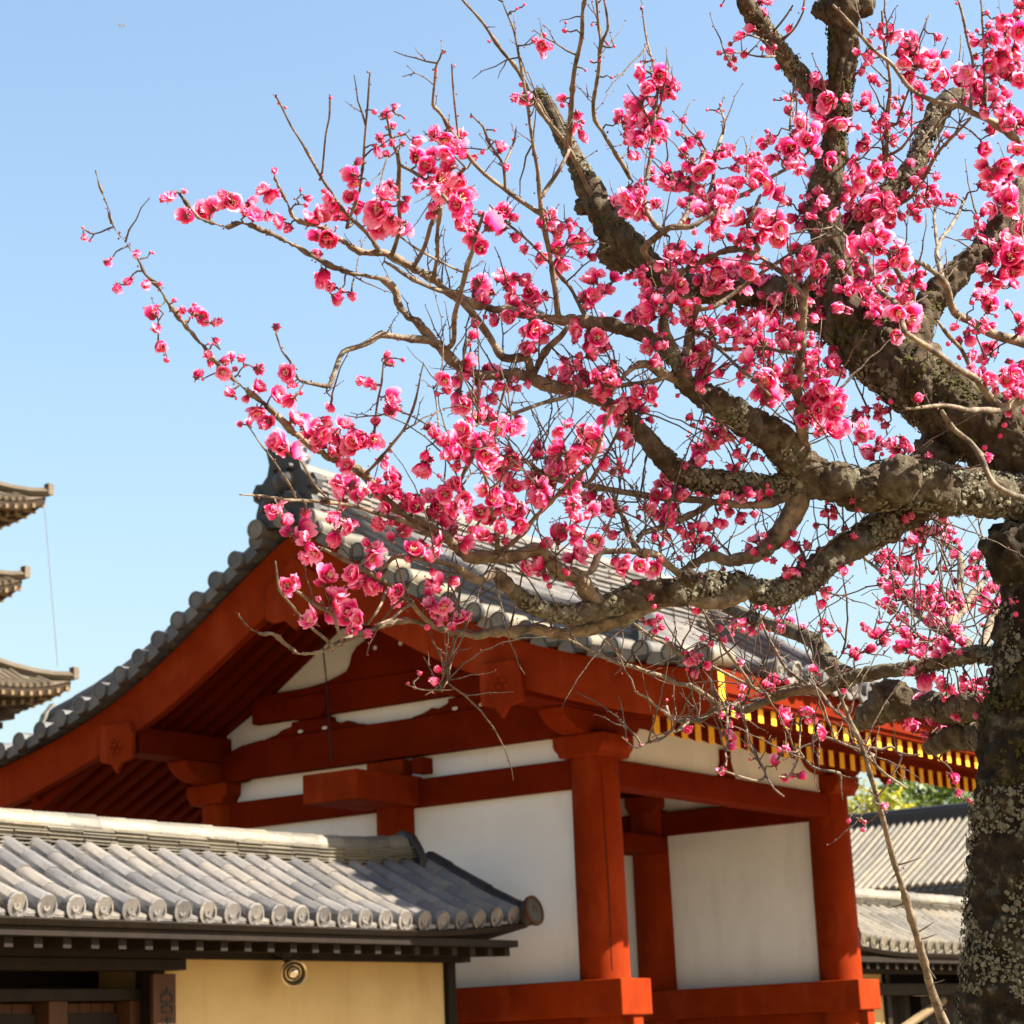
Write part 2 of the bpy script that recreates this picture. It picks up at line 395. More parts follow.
# gable timbers
for vg, sg in ((0, -1), (LV, 1)):
    def Y(a, b_): return (vg+sg*a, vg+sg*b_)
    tri = [(-2.0, 4.18), (2.0, 4.18)]+[(s, zt(s)-.19) for s in np.linspace(2.0, -2.0, 21)]
    m = MB(); m.prism([(CX+s, z) for s, z in tri], 1, *sorted(Y(-.04, .045))); m.build('gable_plaster', WHITE, gate)
    m = MB(); m.prism([(CX+s, z) for s, z in [(-2.06, 4.165), (-1.75, 4.165), (-1.68, 4.185), (1.68, 4.185), (1.75, 4.165), (2.06, 4.165), (2.06, 4.36), (1.93, 4.44), (1.72, 4.50), (1.5, 4.525), (-1.5, 4.525), (-1.72, 4.50), (-1.93, 4.44), (-2.06, 4.36)]], 1, *sorted(Y(-.05, .17)))
    m.build('rainbow_beam', REDD, gate, bevel=.012)
    for k in (-1, 1):
        a = .9
        leg = [(-.60, 4.526), (-.50, 4.55), (-.42, 4.565), (-.36, 4.60), (-.24, 4.62), (-.235, 4.66), (.235, 4.66), (.24, 4.62), (.34, 4.585), (.42, 4.60), (.52, 4.56), (.62, 4.545), (.66, 4.526)]
        m = MB(); m.prism([(CX+k*(-a)+k*s, z) for s, z in leg], 1, *sorted(Y(-.05, .12))); st = m.build('frog_leg_strut', REDD, gate, bevel=.008)
        m = MB(); m.prism([(CX-k*a+s, z) for s, z in [(-.16, 4.66), (.16, 4.66), (.235, 4.73), (.235, 4.87), (-.235, 4.87), (-.235, 4.73)]], 1, *sorted(Y(-.05, .20))); m.build('bearing_block', REDD, gate, bevel=.008)
        for q in (-.13, .16):
            m = MB(); m.prism([(CX-k*a+k*q+.032*math.cos(t), 4.56+.016*math.sin(t)) for t in np.linspace(0, 2*math.pi, 9)[:-1]], 1, *sorted(Y(.12, .123)))
            m.build('plaster_slot', WHITE, st)
    m = MB(); m.box(CX-1.6, CX+1.6, *sorted(Y(-.05, .15)), 4.685, 4.955); m.build('tie_beam', REDD, gate, bevel=.012)
    up = [(1.08, 4.955), (.90, 4.965), (.72, 4.985), (.58, 5.02), (.47, 5.055), (.43, 5.11), (.40, 5.20), (.34, 5.27), (.25, 5.31), (.22, 5.40), (.2, 5.60)]
    m = MB(); m.prism([(CX+s, z) for s, z in up]+[(CX-s, z) for s, z in reversed(up)], 1, *sorted(Y(-.05, .13))); st = m.build('king_strut', REDD, gate, bevel=.008)
    for q in (-.12, .17):
        m = MB(); m.prism([(CX+q+.020*math.cos(t), 5.225+.020*math.sin(t)) for t in np.linspace(0, 2*math.pi, 11)[:-1]], 1, *sorted(Y(.13, .136)))
        m.build('boss', WHITE, st)
m = MB(); m.tube([(CX-.62, -.3, 5.5), (CX-.6, -.26, 5.0), (CX-.57, -.24, 4.22)], .007, 6); m.build('lightning_wire', BLACK, gate)

# roof body and soffit
ss = list(np.linspace(-4.05, 4.05, 61))
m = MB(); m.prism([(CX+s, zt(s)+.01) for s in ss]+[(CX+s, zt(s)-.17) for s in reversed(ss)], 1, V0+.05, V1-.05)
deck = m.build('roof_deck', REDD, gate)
# bargeboards
for va, vb in ((V0+.02, V0+.12), (V1-.12, V1-.02)):
    for k in (-1, 1):
        q = list(np.linspace(0, 4.07, 40)); m = MB()
        m.prism([(CX+k*s, zt(s)-.005) for s in q]+[(CX+k*s, zbot(s)) for s in reversed(q)], 1, va, vb)
        for i, f in enumerate(m.f):
            xs = [m.v[j][0] for j in f]
            if max(abs(x-(CX+k*4.07)) for x in xs) < 1e-4: m.m[i] = 1
        m.build('bargeboard', [RED, YEL], gate, bevel=.008)
    out = va-.045 if va < 1 else vb
    o0, o1 = (va-.05, va-.001) if va < 1 else (vb+.001, vb+.05)
    for s in (-2.087, 2.087):
        c = CX+s+(0.03 if s > 0 else -.03); zc = 4.40
        m = MB(); m.prism([(c-.20, zc+.24), (c-.20, zc-.10), (c-.13, zc-.12), (c-.07, zc-.13), (c-.035, zc-.17), (c, zc-.225), (c+.035, zc-.17), (c+.07, zc-.13), (c+.13, zc-.12), (c+.20, zc-.10), (c+.20, zc+.12), (c+.15, zc+.24)], 1, o0, o1)
        gg = m.build('gable_pendant', RED, gate, bevel=.008)
        m = MB(); sgn = -1 if va < 1 else 1; y = o0 if va < 1 else o1
        for t in range(6):
            a = t*math.pi/3; m.tube([(c+.062*math.cos(a), y+sgn*.014, zc+.03+.062*math.sin(a)), (c+.062*math.cos(a), y-sgn*.01, zc+.03+.062*math.sin(a))], [.02, .034], 10)
        m.tube([(c, y+sgn*.022, zc+.03), (c, y-sgn*.01, zc+.03)], [.02, .028], 10); m.build('flower_boss', RED, gg, smooth=ANG)
    m = MB(); m.prism([(CX-.33, 5.60), (CX-.33, 5.33), (CX-.24, 5.29), (CX-.12, 5.30), (CX, 5.20), (CX+.12, 5.30), (CX+.24, 5.29), (CX+.33, 5.33), (CX+.33, 5.60), (CX, 5.85)], 1, o0, o1); m.build('ridge_pendant', RED, gate, bevel=.008)

# rafters
def swept(mb, path, w, h, endmat=None):
    n = len(path); vs = []
    for (x, z) in path:
        vs += [(x, -w/2, z-h/2), (x, w/2, z-h/2), (x, w/2, z+h/2), (x, -w/2, z+h/2)]
    fs = []; mi = []
    for i in range(n-1):
        for j in range(4): fs.append((4*i+j, 4*i+(j+1) % 4, 4*i+4+(j+1) % 4, 4*i+4+j))
    mb.add(vs, fs, 0); o = len(mb.v)-len(vs)
    mb.f.append([o+3, o+2, o+1, o]); mb.m.append(0); e = o+4*(n-1); mb.f.append([e, e+1, e+2, e+3]); mb.m.append(1)
NR = 32; VR0 = -1.17; PR = (LV+2*1.17)/(NR-1)
for k in (1, -1):
    m1 = MB(); swept(m1, [(CX+k*s, zt(s)-.235 if s < 1.7 else zt(1.7)-.235+(4.0-(zt(1.7)-.235))*(s-1.7)/(3.39-1.7)) for s in np.linspace(.12, 3.39, 14)], .098, .145)
    m2 = MB(); swept(m2, [(CX+k*s, zt(2.9)-.30+(4.075-(zt(2.9)-.30))*(s-2.9)/(3.96-2.9)) for s in np.linspace(2.9, 3.96, 4)], .085, .125)
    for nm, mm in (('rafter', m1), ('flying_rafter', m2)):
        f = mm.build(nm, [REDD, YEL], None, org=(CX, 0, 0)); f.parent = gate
        f.location = (0, VR0-LV/2, 0)
        for i in range(1, NR): dup(f, gate, (0, VR0+i*PR-LV/2, 0))
    x = CX+k*3.33; m = MB(); m.box(x-.05, x+.05, V0+.13, V1-.13, 4.06, 4.15); m.build('eave_batten', REDD, gate)
    x = CX+k*3.95; m = MB(); m.prism([(x-k*.08, 4.125), (x+k*.07, 4.125), (x+k*.09, 4.25), (x-k*.08, 4.25)], 1, V0+.13, V1-.13); m.build('eave_board', REDD, gate)

# tiles of the gate roof
R = .085
tz = lambda s: zt(s)+.075
for k in (1, -1):
    m = MB(); n = 20; pit = (LV+1.0)/n
    for i in range(n+1):
        v = -.5+i*pit
        path = [(CX+k*s, v, tz(s)+.02) for s in np.linspace(.16, 4.14, 26)]
        cover_row(m, path, R*.86, .30, 100+i)
        e = path[-1]; disc(m, (e[0]+k*.03, e[1], e[2]), (k, 0, -.12), R*1.04, .05)
        if i < n:
            pp = [(p[0], p[1]+pit/2, p[2]-.055) for p in path]; pan_row(m, pp, (0, 1, 0), pit/2-.02, .03, .02)
            lip(m, (pp[-1][0], pp[-1][1], pp[-1][2]+.02), (0, 1, 0), (k*1.0, 0, 0), pit/2-.05, .03, .055, .03)
    m.build('roof_tiles', TILEG if k < 0 else TILE, gate, smooth=ANG)  # left slope's shade put into its greyer tile colour
    # verge tiles: short round tiles across the gable edge
    for vs_, sg in ((V0-.15, -1), (V1+.15, 1)):
        m = MB(); sl_ = 0; s = .30; cnt = 0
        arc = resample([(s_, zt(s_)) for s_ in np.linspace(.28, 4.02, 60)], .272)
        for i, (s, z) in enumerate(arc):
            dz = -(zt(min(s+.05, 4.07))-zt(s-.05))/(min(s+.05, 4.07)-s+.05); nrm = Vector((k*dz, 0, 1)).normalized()
            c0 = Vector((CX+k*s, vs_, z))+nrm*.085
            j = rnd.uniform(-.012, .012)
            m.tube([c0+Vector((0, -sg*(-0.0)+j, 0)), c0+Vector((0, -sg*.20, .01)), c0+Vector((0, -sg*.40, .02))], [R*.94, R*.92, R*.90], 16)
            disc(m, c0+Vector((0, sg*.004+j, 0)), (0, sg, 0), R*.96, .05, relief=False, mi=0, mface=1)
            if i < len(arc)-1:
                s2, z2 = arc[i+1]; mid = (Vector((CX+k*s, 0, z))+Vector((CX+k*s2, 0, z2)))/2; al = (Vector((CX+k*s2, 0, z2))-Vector((CX+k*s, 0, z))).normalized()
                pth = [tuple(Vector((mid.x, vs_-sg*q, mid.z))+nrm*.035) for q in (.66, .3, .03)]
                pan_row(m, pth, al, .10, .02, .02)
                # flat lip between the discs
                hw = .075; vs2 = []
                for yy in (vs_-sg*.06, vs_-sg*.025):
                    for t, h in ((-1, .085), (1, .085), (1, -.012), (-1, -.012)): vs2.append(Vector((mid.x, yy, mid.z))+al*hw*t+nrm*h)
                m.add(vs2, [(0, 1, 2, 3), (7, 6, 5, 4), (0, 4, 5, 1), (1, 5, 6, 2), (2, 6, 7, 3), (3, 7, 4, 0)])
        m.build('verge_tiles', [TILEG if k < 0 else TILEW, TILEG if k < 0 else TILED], gate, smooth=ANG)  # right side: sun put into pale tubes, shade into dark disc faces
        # descending ridge
        v = vs_-sg*.46; m = MB()
        path = [(CX+k*s, v, tz(s)-.01) for s in np.linspace(.30, 3.25, 14)]
        P = [Vector(p) for p in path]
        for L, (hh, ww) in enumerate(((.05, .17), (.115, .15), (.18, .125), (.245, .10))):
            for q in (-1, 1):
                cover_row(m, [(p.x, p.y+q*ww*.5, p.z+hh) for p in P], .040, .33, 300+L+q)
        m2 = []
        for i in range(len(P)-1):
            a, b_ = P[i], P[i+1]
            m.add([a+Vector((0, -.06, -.05)), a+Vector((0, .06, -.05)), a+Vector((0, .05, .29)), a+Vector((0, -.05, .29)), b_+Vector((0, -.06, -.05)), b_+Vector((0, .06, -.05)), b_+Vector((0, .05, .29)), b_+Vector((0, -.05, .29))], [(0, 1, 5, 4), (1, 2, 6, 5), (2, 3, 7, 6), (3, 0, 4, 7), (0, 3, 2, 1), (4, 5, 6, 7)])
        cover_row(m, [(p.x, p.y, p.z+.315) for p in P], .075, .32, 310)
        dr = m.build('descending_ridge', TILEG if k < 0 else TILE, gate, smooth=ANG)  # greyer on the left, shade painted in as on that slope's tiles
        e = P[-1]; m = MB(); x0 = e.x
        sh = [(-.17, -.05), (.17, -.05), (.20, .03), (.15, .10), (.15, .2), (.11, .28), (.05, .33), (0, .38), (-.05, .33), (-.11, .28), (-.15, .2), (-.15, .10), (-.20, .03)]
        m.prism([(e.y+a, e.z+b_*1.15) for a, b_ in sh], 0, x0, x0+k*.07)
        disc(m, (x0+k*.08, e.y, e.z+.15), (k, 0, 0), .06, .03); disc(m, (x0+k*.10, e.y, e.z+.02), (k, 0, 0), .07, .06)
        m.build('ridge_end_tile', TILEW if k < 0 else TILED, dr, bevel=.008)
m = MB(); ridge_stack(m, [(CX, V0-.02, 6.17), (CX, LV/2, 6.13), (CX, V1+.02, 6.17)], .34, .46, 8, .72, seed=3)
rg = m.build('ridge', TILE, gate, smooth=ANG)
for y, sg in ((V0-.09, -1), (V1+.09, 1)):
    m = MB(); z = 6.17
    half = [(0, .68), (.055, .66), (.10, .60), (.13, .66), (.185, .70), (.20, .62), (.175, .52), (.20, .42), (.26, .36), (.33, .37), (.37, .30), (.36, .22), (.30, .18), (.33, .10), (.34, 0), (.30, -.06), (0, -.06)]
    m.prism([(CX+a, z+b_) for a, b_ in half]+[(CX-a, z+b_) for a, b_ in reversed(half[1:-1])], 1, y-.045, y+.045)
    on = m.build('ridge_end_ornament', TILED, rg, bevel=.012)
    m = MB(); yy = y+sg*.045
    m.tube([(CX, yy+sg*.09, z+.34), (CX, yy+sg*.05, z+.34), (CX, yy-sg*.01, z+.34)], [.03, .09, .125], 14)
    for q in (-1, 1):
        m.tube([(CX+q*.085, yy+sg*.05, z+.46), (CX+q*.085, yy-sg*.01, z+.46)], [.02, .045], 10)
        m.tube([(CX+q*.30, yy+sg*.03, z+.27), (CX+q*.30, yy-sg*.02, z+.27)], [.03, .07], 12)
        m.tube([(CX+q*.05, yy+sg*.04, z+.2), (CX+q*.16, yy+sg*.05, z+.17), (CX+q*.24, yy+sg*.02, z+.1)], [.035, .04, .02], 8)
    m.build('ornament_relief', TILED, on, smooth=ANG)
    for a, h in ((-.30, -.05), (0, .0), (.30, -.05)):
        m = MB(); m.tube([(CX+a, y+sg*.09, z+h), (CX+a, y-sg*.3, z+h)], .085, 16); disc(m, (CX+a, y+sg*.1, z+h), (0, sg, 0), .088, .03, relief=False)
        m.build('round_tile', TILEW, on, smooth=ANG)
    m = MB(); m.tube([(CX, y+sg*.10, z+.66), (CX, y-sg*.25, z+.60)], .07, 14); m.build('round_tile', TILEG, on, smooth=ANG)

# ------------------------------------------------------------------ roofed plaster walls
UC = -1.30; VP = .2453; PH = -6.317
PROF = [(-1.27, 3.075), (-1.04, 2.945), (-.76, 2.785), (-.52, 2.655), (-.25, 2.535)]
def roofed_wall(root, va, vb, dz, upA, upB, solids, tilem, ridgem, nposts, tip_relief=True, back=True):
    def lift(v):
        q = 0
        if upB: q += .10*max(0, 1-(vb-v)/1.7)**2
        if upA: q += .10*max(0, 1-(v-va)/1.7)**2
        return q+dz
    k0 = math.ceil((va-PH)/VP); k1 = math.floor((vb-PH)/VP)
    ut = [p[0] for p in PROF]; zz = [p[1] for p in PROF]
    for side in ((1, -1) if back else (1,)):
        X = lambda u: u if side > 0 else 2*UC-u
        m = MB()
        for k in range(k0, k1+1):
            v = PH+k*VP
            path = [(X(u), v, float(np.interp(u, ut, zz))+.025+lift(v)) for u in np.linspace(-1.22, -.29, 8)]
            cover_row(m, path, .082, .27, 500+k)
            if side > 0: disc(m, (X(-.27), v, path[-1][2]), (side, 0, -.12), .083, .06)
            if k < k1:
                pp = [(a, b+VP/2, c-.022) for a, b, c in path]; pan_row(m, pp, (0, 1, 0), VP/2-.02, .022, .02)
                if side > 0: lip(m, (X(-.325), v+VP/2, pp[-1][2]+.012), (0, 1, 0), (side, 0, 0), VP/2-.05, .022, .040, .03)
        m.build('roof_tiles', tilem, root, smooth=ANG)
    # body under the tiles
    n = 24; m = MB()
    for i in range(n):
        a = va+.02+(vb-va-.04)*i/n; b = va+.02+(vb-va-.04)*(i+1)/n; la, lb = lift(a), lift(b)
        prof = [(u, z-.035) for u, z in PROF]+[(-.28, 2.465)]
        full = prof+[(-.95, 2.44), (2*UC+.95, 2.44)]+[(2*UC-u, z) for u, z in reversed(prof)]
        c = len(full); vs = [(u, a, z+(la if z > 2.45 else dz)) for u, z in full]+[(u, b, z+(lb if z > 2.45 else dz)) for u, z in full]
        fs = [(j, (j+1) % c, c+(j+1) % c, c+j) for j in range(c)]
        if i == 0: fs.append(list(range(c)))
        if i == n-1: fs.append(list(range(2*c-1, c-1, -1)))
        m.add(vs, fs)
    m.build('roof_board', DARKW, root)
    m = MB(); pa = [(UC, v, 3.03+lift(v)) for v in np.linspace(va+.25, vb-.32, 20)]
    ridge_stack(m, pa, .34, .185, 7, .84, seed=11); rd = m.build('ridge', ridgem, root, smooth=ANG)
    for upx, v, sg in ((upA, va, -1), (upB, vb, 1)):
        if not upx: continue
        m = MB(); e = lift(v-sg*.3); y = v-sg*.30
        sh = [(-.2, 2.98), (.2, 2.98), (.21, 3.1), (.17, 3.2), (.1, 3.31), (0, 3.36), (-.1, 3.31), (-.17, 3.2), (-.21, 3.1)]
        m.prism([(UC+a, z+e) for a, z in sh], 1, y-.05, y+.05); m.build('ridge_end_tile', TILED, rd, bevel=.012)
        m = MB()
        for side in (1, -1):
            X = lambda u: u if side > 0 else 2*UC-u
            pth = [(X(u), v-sg*.05, float(np.interp(u, ut, zz))+.03+lift(v)) for u in np.linspace(-1.25, -.25, 8)]
            cover_row(m, pth, .085, .25, 900)
            c = Vector(pth[-1]); m.tube([c+Vector((-.05*side, 0, .0)), c+Vector((.07*side, 0, .03))], [.10, .115], 18)
            disc(m, c+Vector((.075*side, 0, .03)), (side, 0, .2), .125, .03, 0, 1)
        m.build('verge_roll', [TILED, BROWNW], root, smooth=ANG)  # shade at the wall's end put into the near-black tile colour
    # timber under the eave
    for side in ((1, -1) if back else (1,)):
        X = lambda u: u if side > 0 else 2*UC-u
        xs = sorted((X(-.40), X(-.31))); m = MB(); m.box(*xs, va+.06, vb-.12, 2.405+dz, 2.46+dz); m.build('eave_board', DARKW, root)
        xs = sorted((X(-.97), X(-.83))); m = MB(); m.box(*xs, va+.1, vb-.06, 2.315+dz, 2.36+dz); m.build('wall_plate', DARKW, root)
    m = MB(); ra = [(-.95, 2.405), (-.33, 2.375)]
    m.add([(-.95, -.035, 2.36+dz), (-.95, .035, 2.36+dz), (-.95, .035, 2.435+dz), (-.95, -.035, 2.435+dz), (-.36, -.035, 2.335+dz), (-.36, .035, 2.335+dz), (-.36, .035, 2.405+dz), (-.36, -.035, 2.405+dz)],
          [(0, 1, 2, 3), (4, 5, 6, 7), (0, 1, 5, 4), (1, 2, 6, 5), (2, 3, 7, 6), (3, 0, 4, 7)])
    f = m.build('rafter', DARKW, None, org=(0, 0, 0)); f.parent = root; o0 = ORG[root.name]
    f.location = (-o0[0], va+.2-o0[1], -o0[2]); nn = int((vb-va-.4)/VP)
    for i in range(1, nn+1): dup(f, root, (-o0[0], va+.2+i*VP-o0[1], -o0[2]))
    for a, b in solids:
        m = MB(); m.box(2*UC+.95, -.95, a, b, .30, 2.33+dz); m.build('wall_panel', OCHRE, root)
        m = MB(); m.box(2*UC+.90, -.90, a, b, .004, .30); m.build('footing', STONE, root, bevel=.02)
    for v in nposts:
        m = MB(); m.box(-1.08, -.90, v-.055, v+.055, .0, 2.318+dz); m.build('wall_post', DARKW, root, bevel=.008)

lw = thing('roofed_wall', (UC, -4.3, 0), 'ochre plaster precinct wall with grey tiled roof, half shaded, in front of the gate on the left', 'wall')
roofed_wall(lw, -11.9, -.70, 0, False, True, [(-11.9, -6.35), (-4.33, -.95)], TILE, TILEW, [-.93, -4.40, -6.3, -9.2])
# doorway in the left wall
m = MB(); m.box(-1.10, -.84, -6.5, -4.19, 2.235, 2.312); m.build('door_lintel', DARKW, lw, bevel=.008)
m = MB(); m.box(-1.20, -1.0, -6.3, -4.4, 2.04, 2.12); m.build('door_head', DARKW, lw, bevel=.008)
m = MB(); m.box(-1.22, -1.02, -5.32, -5.15, 0, 2.04); m.box(-1.22, -1.02, -4.56, -4.46, 0, 2.04); m.build('door_post', BROWNW, lw, bevel=.008)
dl = None
for a, b in ((-6.25, -5.34), (-5.13, -4.58)):
    m = MB()
    n = 5
    for i in range(n): m.box(-1.20, -1.155, a+(b-a)*i/n+.003, a+(b-a)*(i+1)/n-.003, .05, 2.03)
    dl = m.build('door_leaf', BROWNW, lw, bevel=.004)
    m = MB()
    for z in (.5, 1.2, 1.86): m.box(-1.155, -1.12, a, b, z, z+.10)
    m.build('door_batten', DARKW, dl, bevel=.004)

m = MB(); m.box(2*UC+.97, 2*UC+1.05, -6.5, -4.2, 0, 2.33); m.build('back_boards', DARKW, lw)
# sign board with brush characters
sb = MB(); sb.box(-.885, -.85, -4.515, -4.29, 1.32, 2.21)
sign = thing('sign_board', (-.87, -4.40, 1.32), 'narrow brown wooden sign board with a black brushed inscription beside the dark doorway', 'sign')
sb.build('board', BROWNW, sign, bevel=.005)
def stroke(pts, wd, zc, sc=1.0):
    c = -4.385
    for (a, b) in zip(pts[:-1], pts[1:]):
        A = Vector((0, c+a[0]*sc, zc+a[1]*sc)); B = Vector((0, c+b[0]*sc, zc+b[1]*sc)); d = (B-A).normalized(); nr = Vector((0, -d.z, d.y))*wd/2
        A2 = A-d*wd*.25; B2 = B+d*wd*.25
        q = [A2-nr, A2+nr, B2+nr, B2-nr]
        m.add([(-.849, p.y, p.z) for p in q]+[(-.8465, p.y, p.z) for p in q], [(4, 5, 6, 7), (0, 1, 5, 4), (1, 2, 6, 5), (2, 3, 7, 6), (3, 0, 4, 7)])
z = 2.05; m = MB()
for st in ([(0, .068), (0, .045)], [(-.045, .040), (.045, .040)], [(-.055, .012), (-.03, .022), (.03, .022), (.055, .012), (.052, -.028)], [(-.055, .012), (-.052, -.028)], [(-.05, -.030), (.052, -.030)], [(-.045, -.062), (0, -.050), (.05, -.062)], [(.05, -.062), (.05, -.1)], [(-.045, -.1), (.05, -.1)], [(-.045, -.062), (-.045, -.1)]): stroke(st, .013, z)
m.build('character', INK, sign)
z = 1.86; m = MB()
for st in ([(-.05, .045), (.05, .045)], [(0, .06), (0, -.05)], [(-.045, .015), (.045, .015)], [(-.05, -.02), (-.01, -.0), (.05, -.02)], [(-.05, -.055), (.05, -.055)]): stroke(st, .012, z)
m.build('character', INK, sign)
z = 1.67; m = MB()
for st in ([(-.05, .045), (.05, .045), (.045, -.05)], [(-.05, .045), (-.05, -.05)], [(-.05, -.05), (.05, -.05)], [(-.05, .0), (.05, .0)]): stroke(st, .012, z)
m.build('character', INK, sign)
z = 1.48; m = MB()
for st in ([(-.05, .03), (.05, .03)], [(0, .06), (-.05, -.06)], [(0, .02), (.055, -.055)]): stroke(st, .012, z)
m.build('character', INK, sign)

# lamp hanging under the left eave
LC = Vector((-.72, -3.18, 2.215))
lamp = thing('eave_lamp', tuple(LC), 'small round glass floodlight hanging under the eave of the ochre wall', 'lamp')
gl, t, b = nodes('lamp_glass'); b.inputs['Base Color'].default_value = (.62, .56, .44, 1); b.inputs['Roughness'].default_value = .12; b.inputs['Metallic'].default_value = .85; b.inputs['Transmission Weight'].default_value = .0; b.inputs['IOR'].default_value = 1.45
mt, t, b = nodes('lamp_metal'); b.inputs['Base Color'].default_value = (.50, .42, .28, 1); b.inputs['Metallic'].default_value = .9; b.inputs['Roughness'].default_value = .3
ax = Vector((.80, -.55, -.25)).normalized()
m = MB(); lathe(m, LC, ax, [(.002, -.10), (.02, -.10), (.055, -.085), (.088, -.03), (.096, .012), (.098, .022), (.092, .026), (.084, .018), (.082, .0)]); m.build('lamp_housing', mt, lamp, smooth=ANG)
m = MB(); lathe(m, LC, ax, [(.083, .004), (.076, -.02), (.058, -.045), (.03, -.058), (.002, -.06)]); m.build('reflector', PAGTIP, lamp, smooth=ANG)
m = MB(); lathe(m, LC, ax, [(.066, -.02), (.064, .004), (.058, .008), (.052, .004), (.054, -.02)]); m.build('inner_ring', mt, lamp, smooth=ANG)
m = MB(); lathe(m, LC, ax, [(.036, -.05), (.042, -.01), (.040, .012), (.030, .026), (.014, .033), (.001, .034)]); m.build('lamp_lens', gl, lamp, smooth=ANG)
m = MB(); m.tube([LC-ax*.07+Vector((0, 0, .0)), LC-ax*.06+Vector((-.02, -.03, .10)), LC+Vector((-.05, -.05, .19))], [.022, .026, .03], 10); m.box(LC.x-.09, LC.x+.0, LC.y-.10, LC.y-.0, LC.z+.12, LC.z+.20); m.build('lamp_bracket', BLACK, lamp, smooth=ANG)

rw = thing('roofed_wall', (UC, 9.5, 0), 'sunlit precinct wall with pale tiled roof on the far side of the gate, right of it', 'wall')
roofed_wall(rw, 5.25, 16.0, -.06, True, False, [(5.6, 7.55), (11.5, 16.0)], TILEW, TILEW, [5.62, 7.60, 11.45])
m = MB(); m.box(-1.1, -.84, 6.9, 11.5, 2.02, 2.15); m.build('door_lintel', DARKW, rw, bevel=.008)
m = MB()
for i in range(15): m.box(-1.25, -1.2, 7.0+i*.30, 7.0+i*.30+.295, 0, 2.05)
m.build('door_leaf', DARKW, rw, bevel=.004)
m = MB(); m.box(-1.62, -1.55, 7.4, 11.6, 0, 2.26); m.build('back_boards', DARKW, rw)
m = MB(); m.box(-1.1, -.95, 8.6, 8.75, 0, 2.05); m.build('door_post', DARKW, rw, bevel=.008)
m = MB(); m.tube([(-.86, 7.7, 1.62), (-.80, 8.9, 1.95)], .05, 8); m.build('door_brace', PAGTIP, rw)

# ------------------------------------------------------------------ hall roof beyond the wall
hall = thing('temple_hall', (-24, 60, 0), 'long hall roof of fine ribbed tiles with a dark ridge behind the sunlit wall', 'hall')
HV = 60.0; HZ = 9.22; hs = .48
HX0, HX1 = -46.0, -6.0
m = MB(); n = int((HX1-HX0)/.29)
for i in range(n+1):
    x = HX0+i*.29
    m.tube([(x, HV-.15, HZ-.02), (x, HV-3, HZ-.02-2.85*hs-.06), (x, HV-6.0, HZ-.02-5.85*hs+.05)], .085, 8)
m.build('roof_tiles', TILEW, hall, smooth=ANG)
m = MB(); m.prism([(HV, HZ-.03), (HV-6.1, HZ-6.1*hs-.03), (HV-6.1, HZ-6.1*hs-.28), (HV+6.1, HZ-6.1*hs-.28), (HV+6.1, HZ-6.1*hs-.03)], 0, HX0-.1, HX1+.1); m.build('roof_slope', TILED, hall)
m = MB(); m.box(HX0-.2, HX1+.2, HV-.25, HV+.25, HZ-.08, HZ+.34); m.tube([(HX0-.2, HV, HZ+.36), (HX1+.2, HV, HZ+.36)], .16, 12); m.build('ridge', TILED, hall, bevel=.03)
m = MB(); m.box(HX0+.8, HX1-.8, HV-4.3, HV+4.3, 0, HZ-2.9); m.build('hall_wall', WHITE, hall)
m = MB()
for i in range(13): m.box(HX0+.8+i*3.15, HX0+1.15+i*3.15, HV-4.4, HV-4.29, 0, HZ-2.9)
m.build('hall_post', REDD, hall)

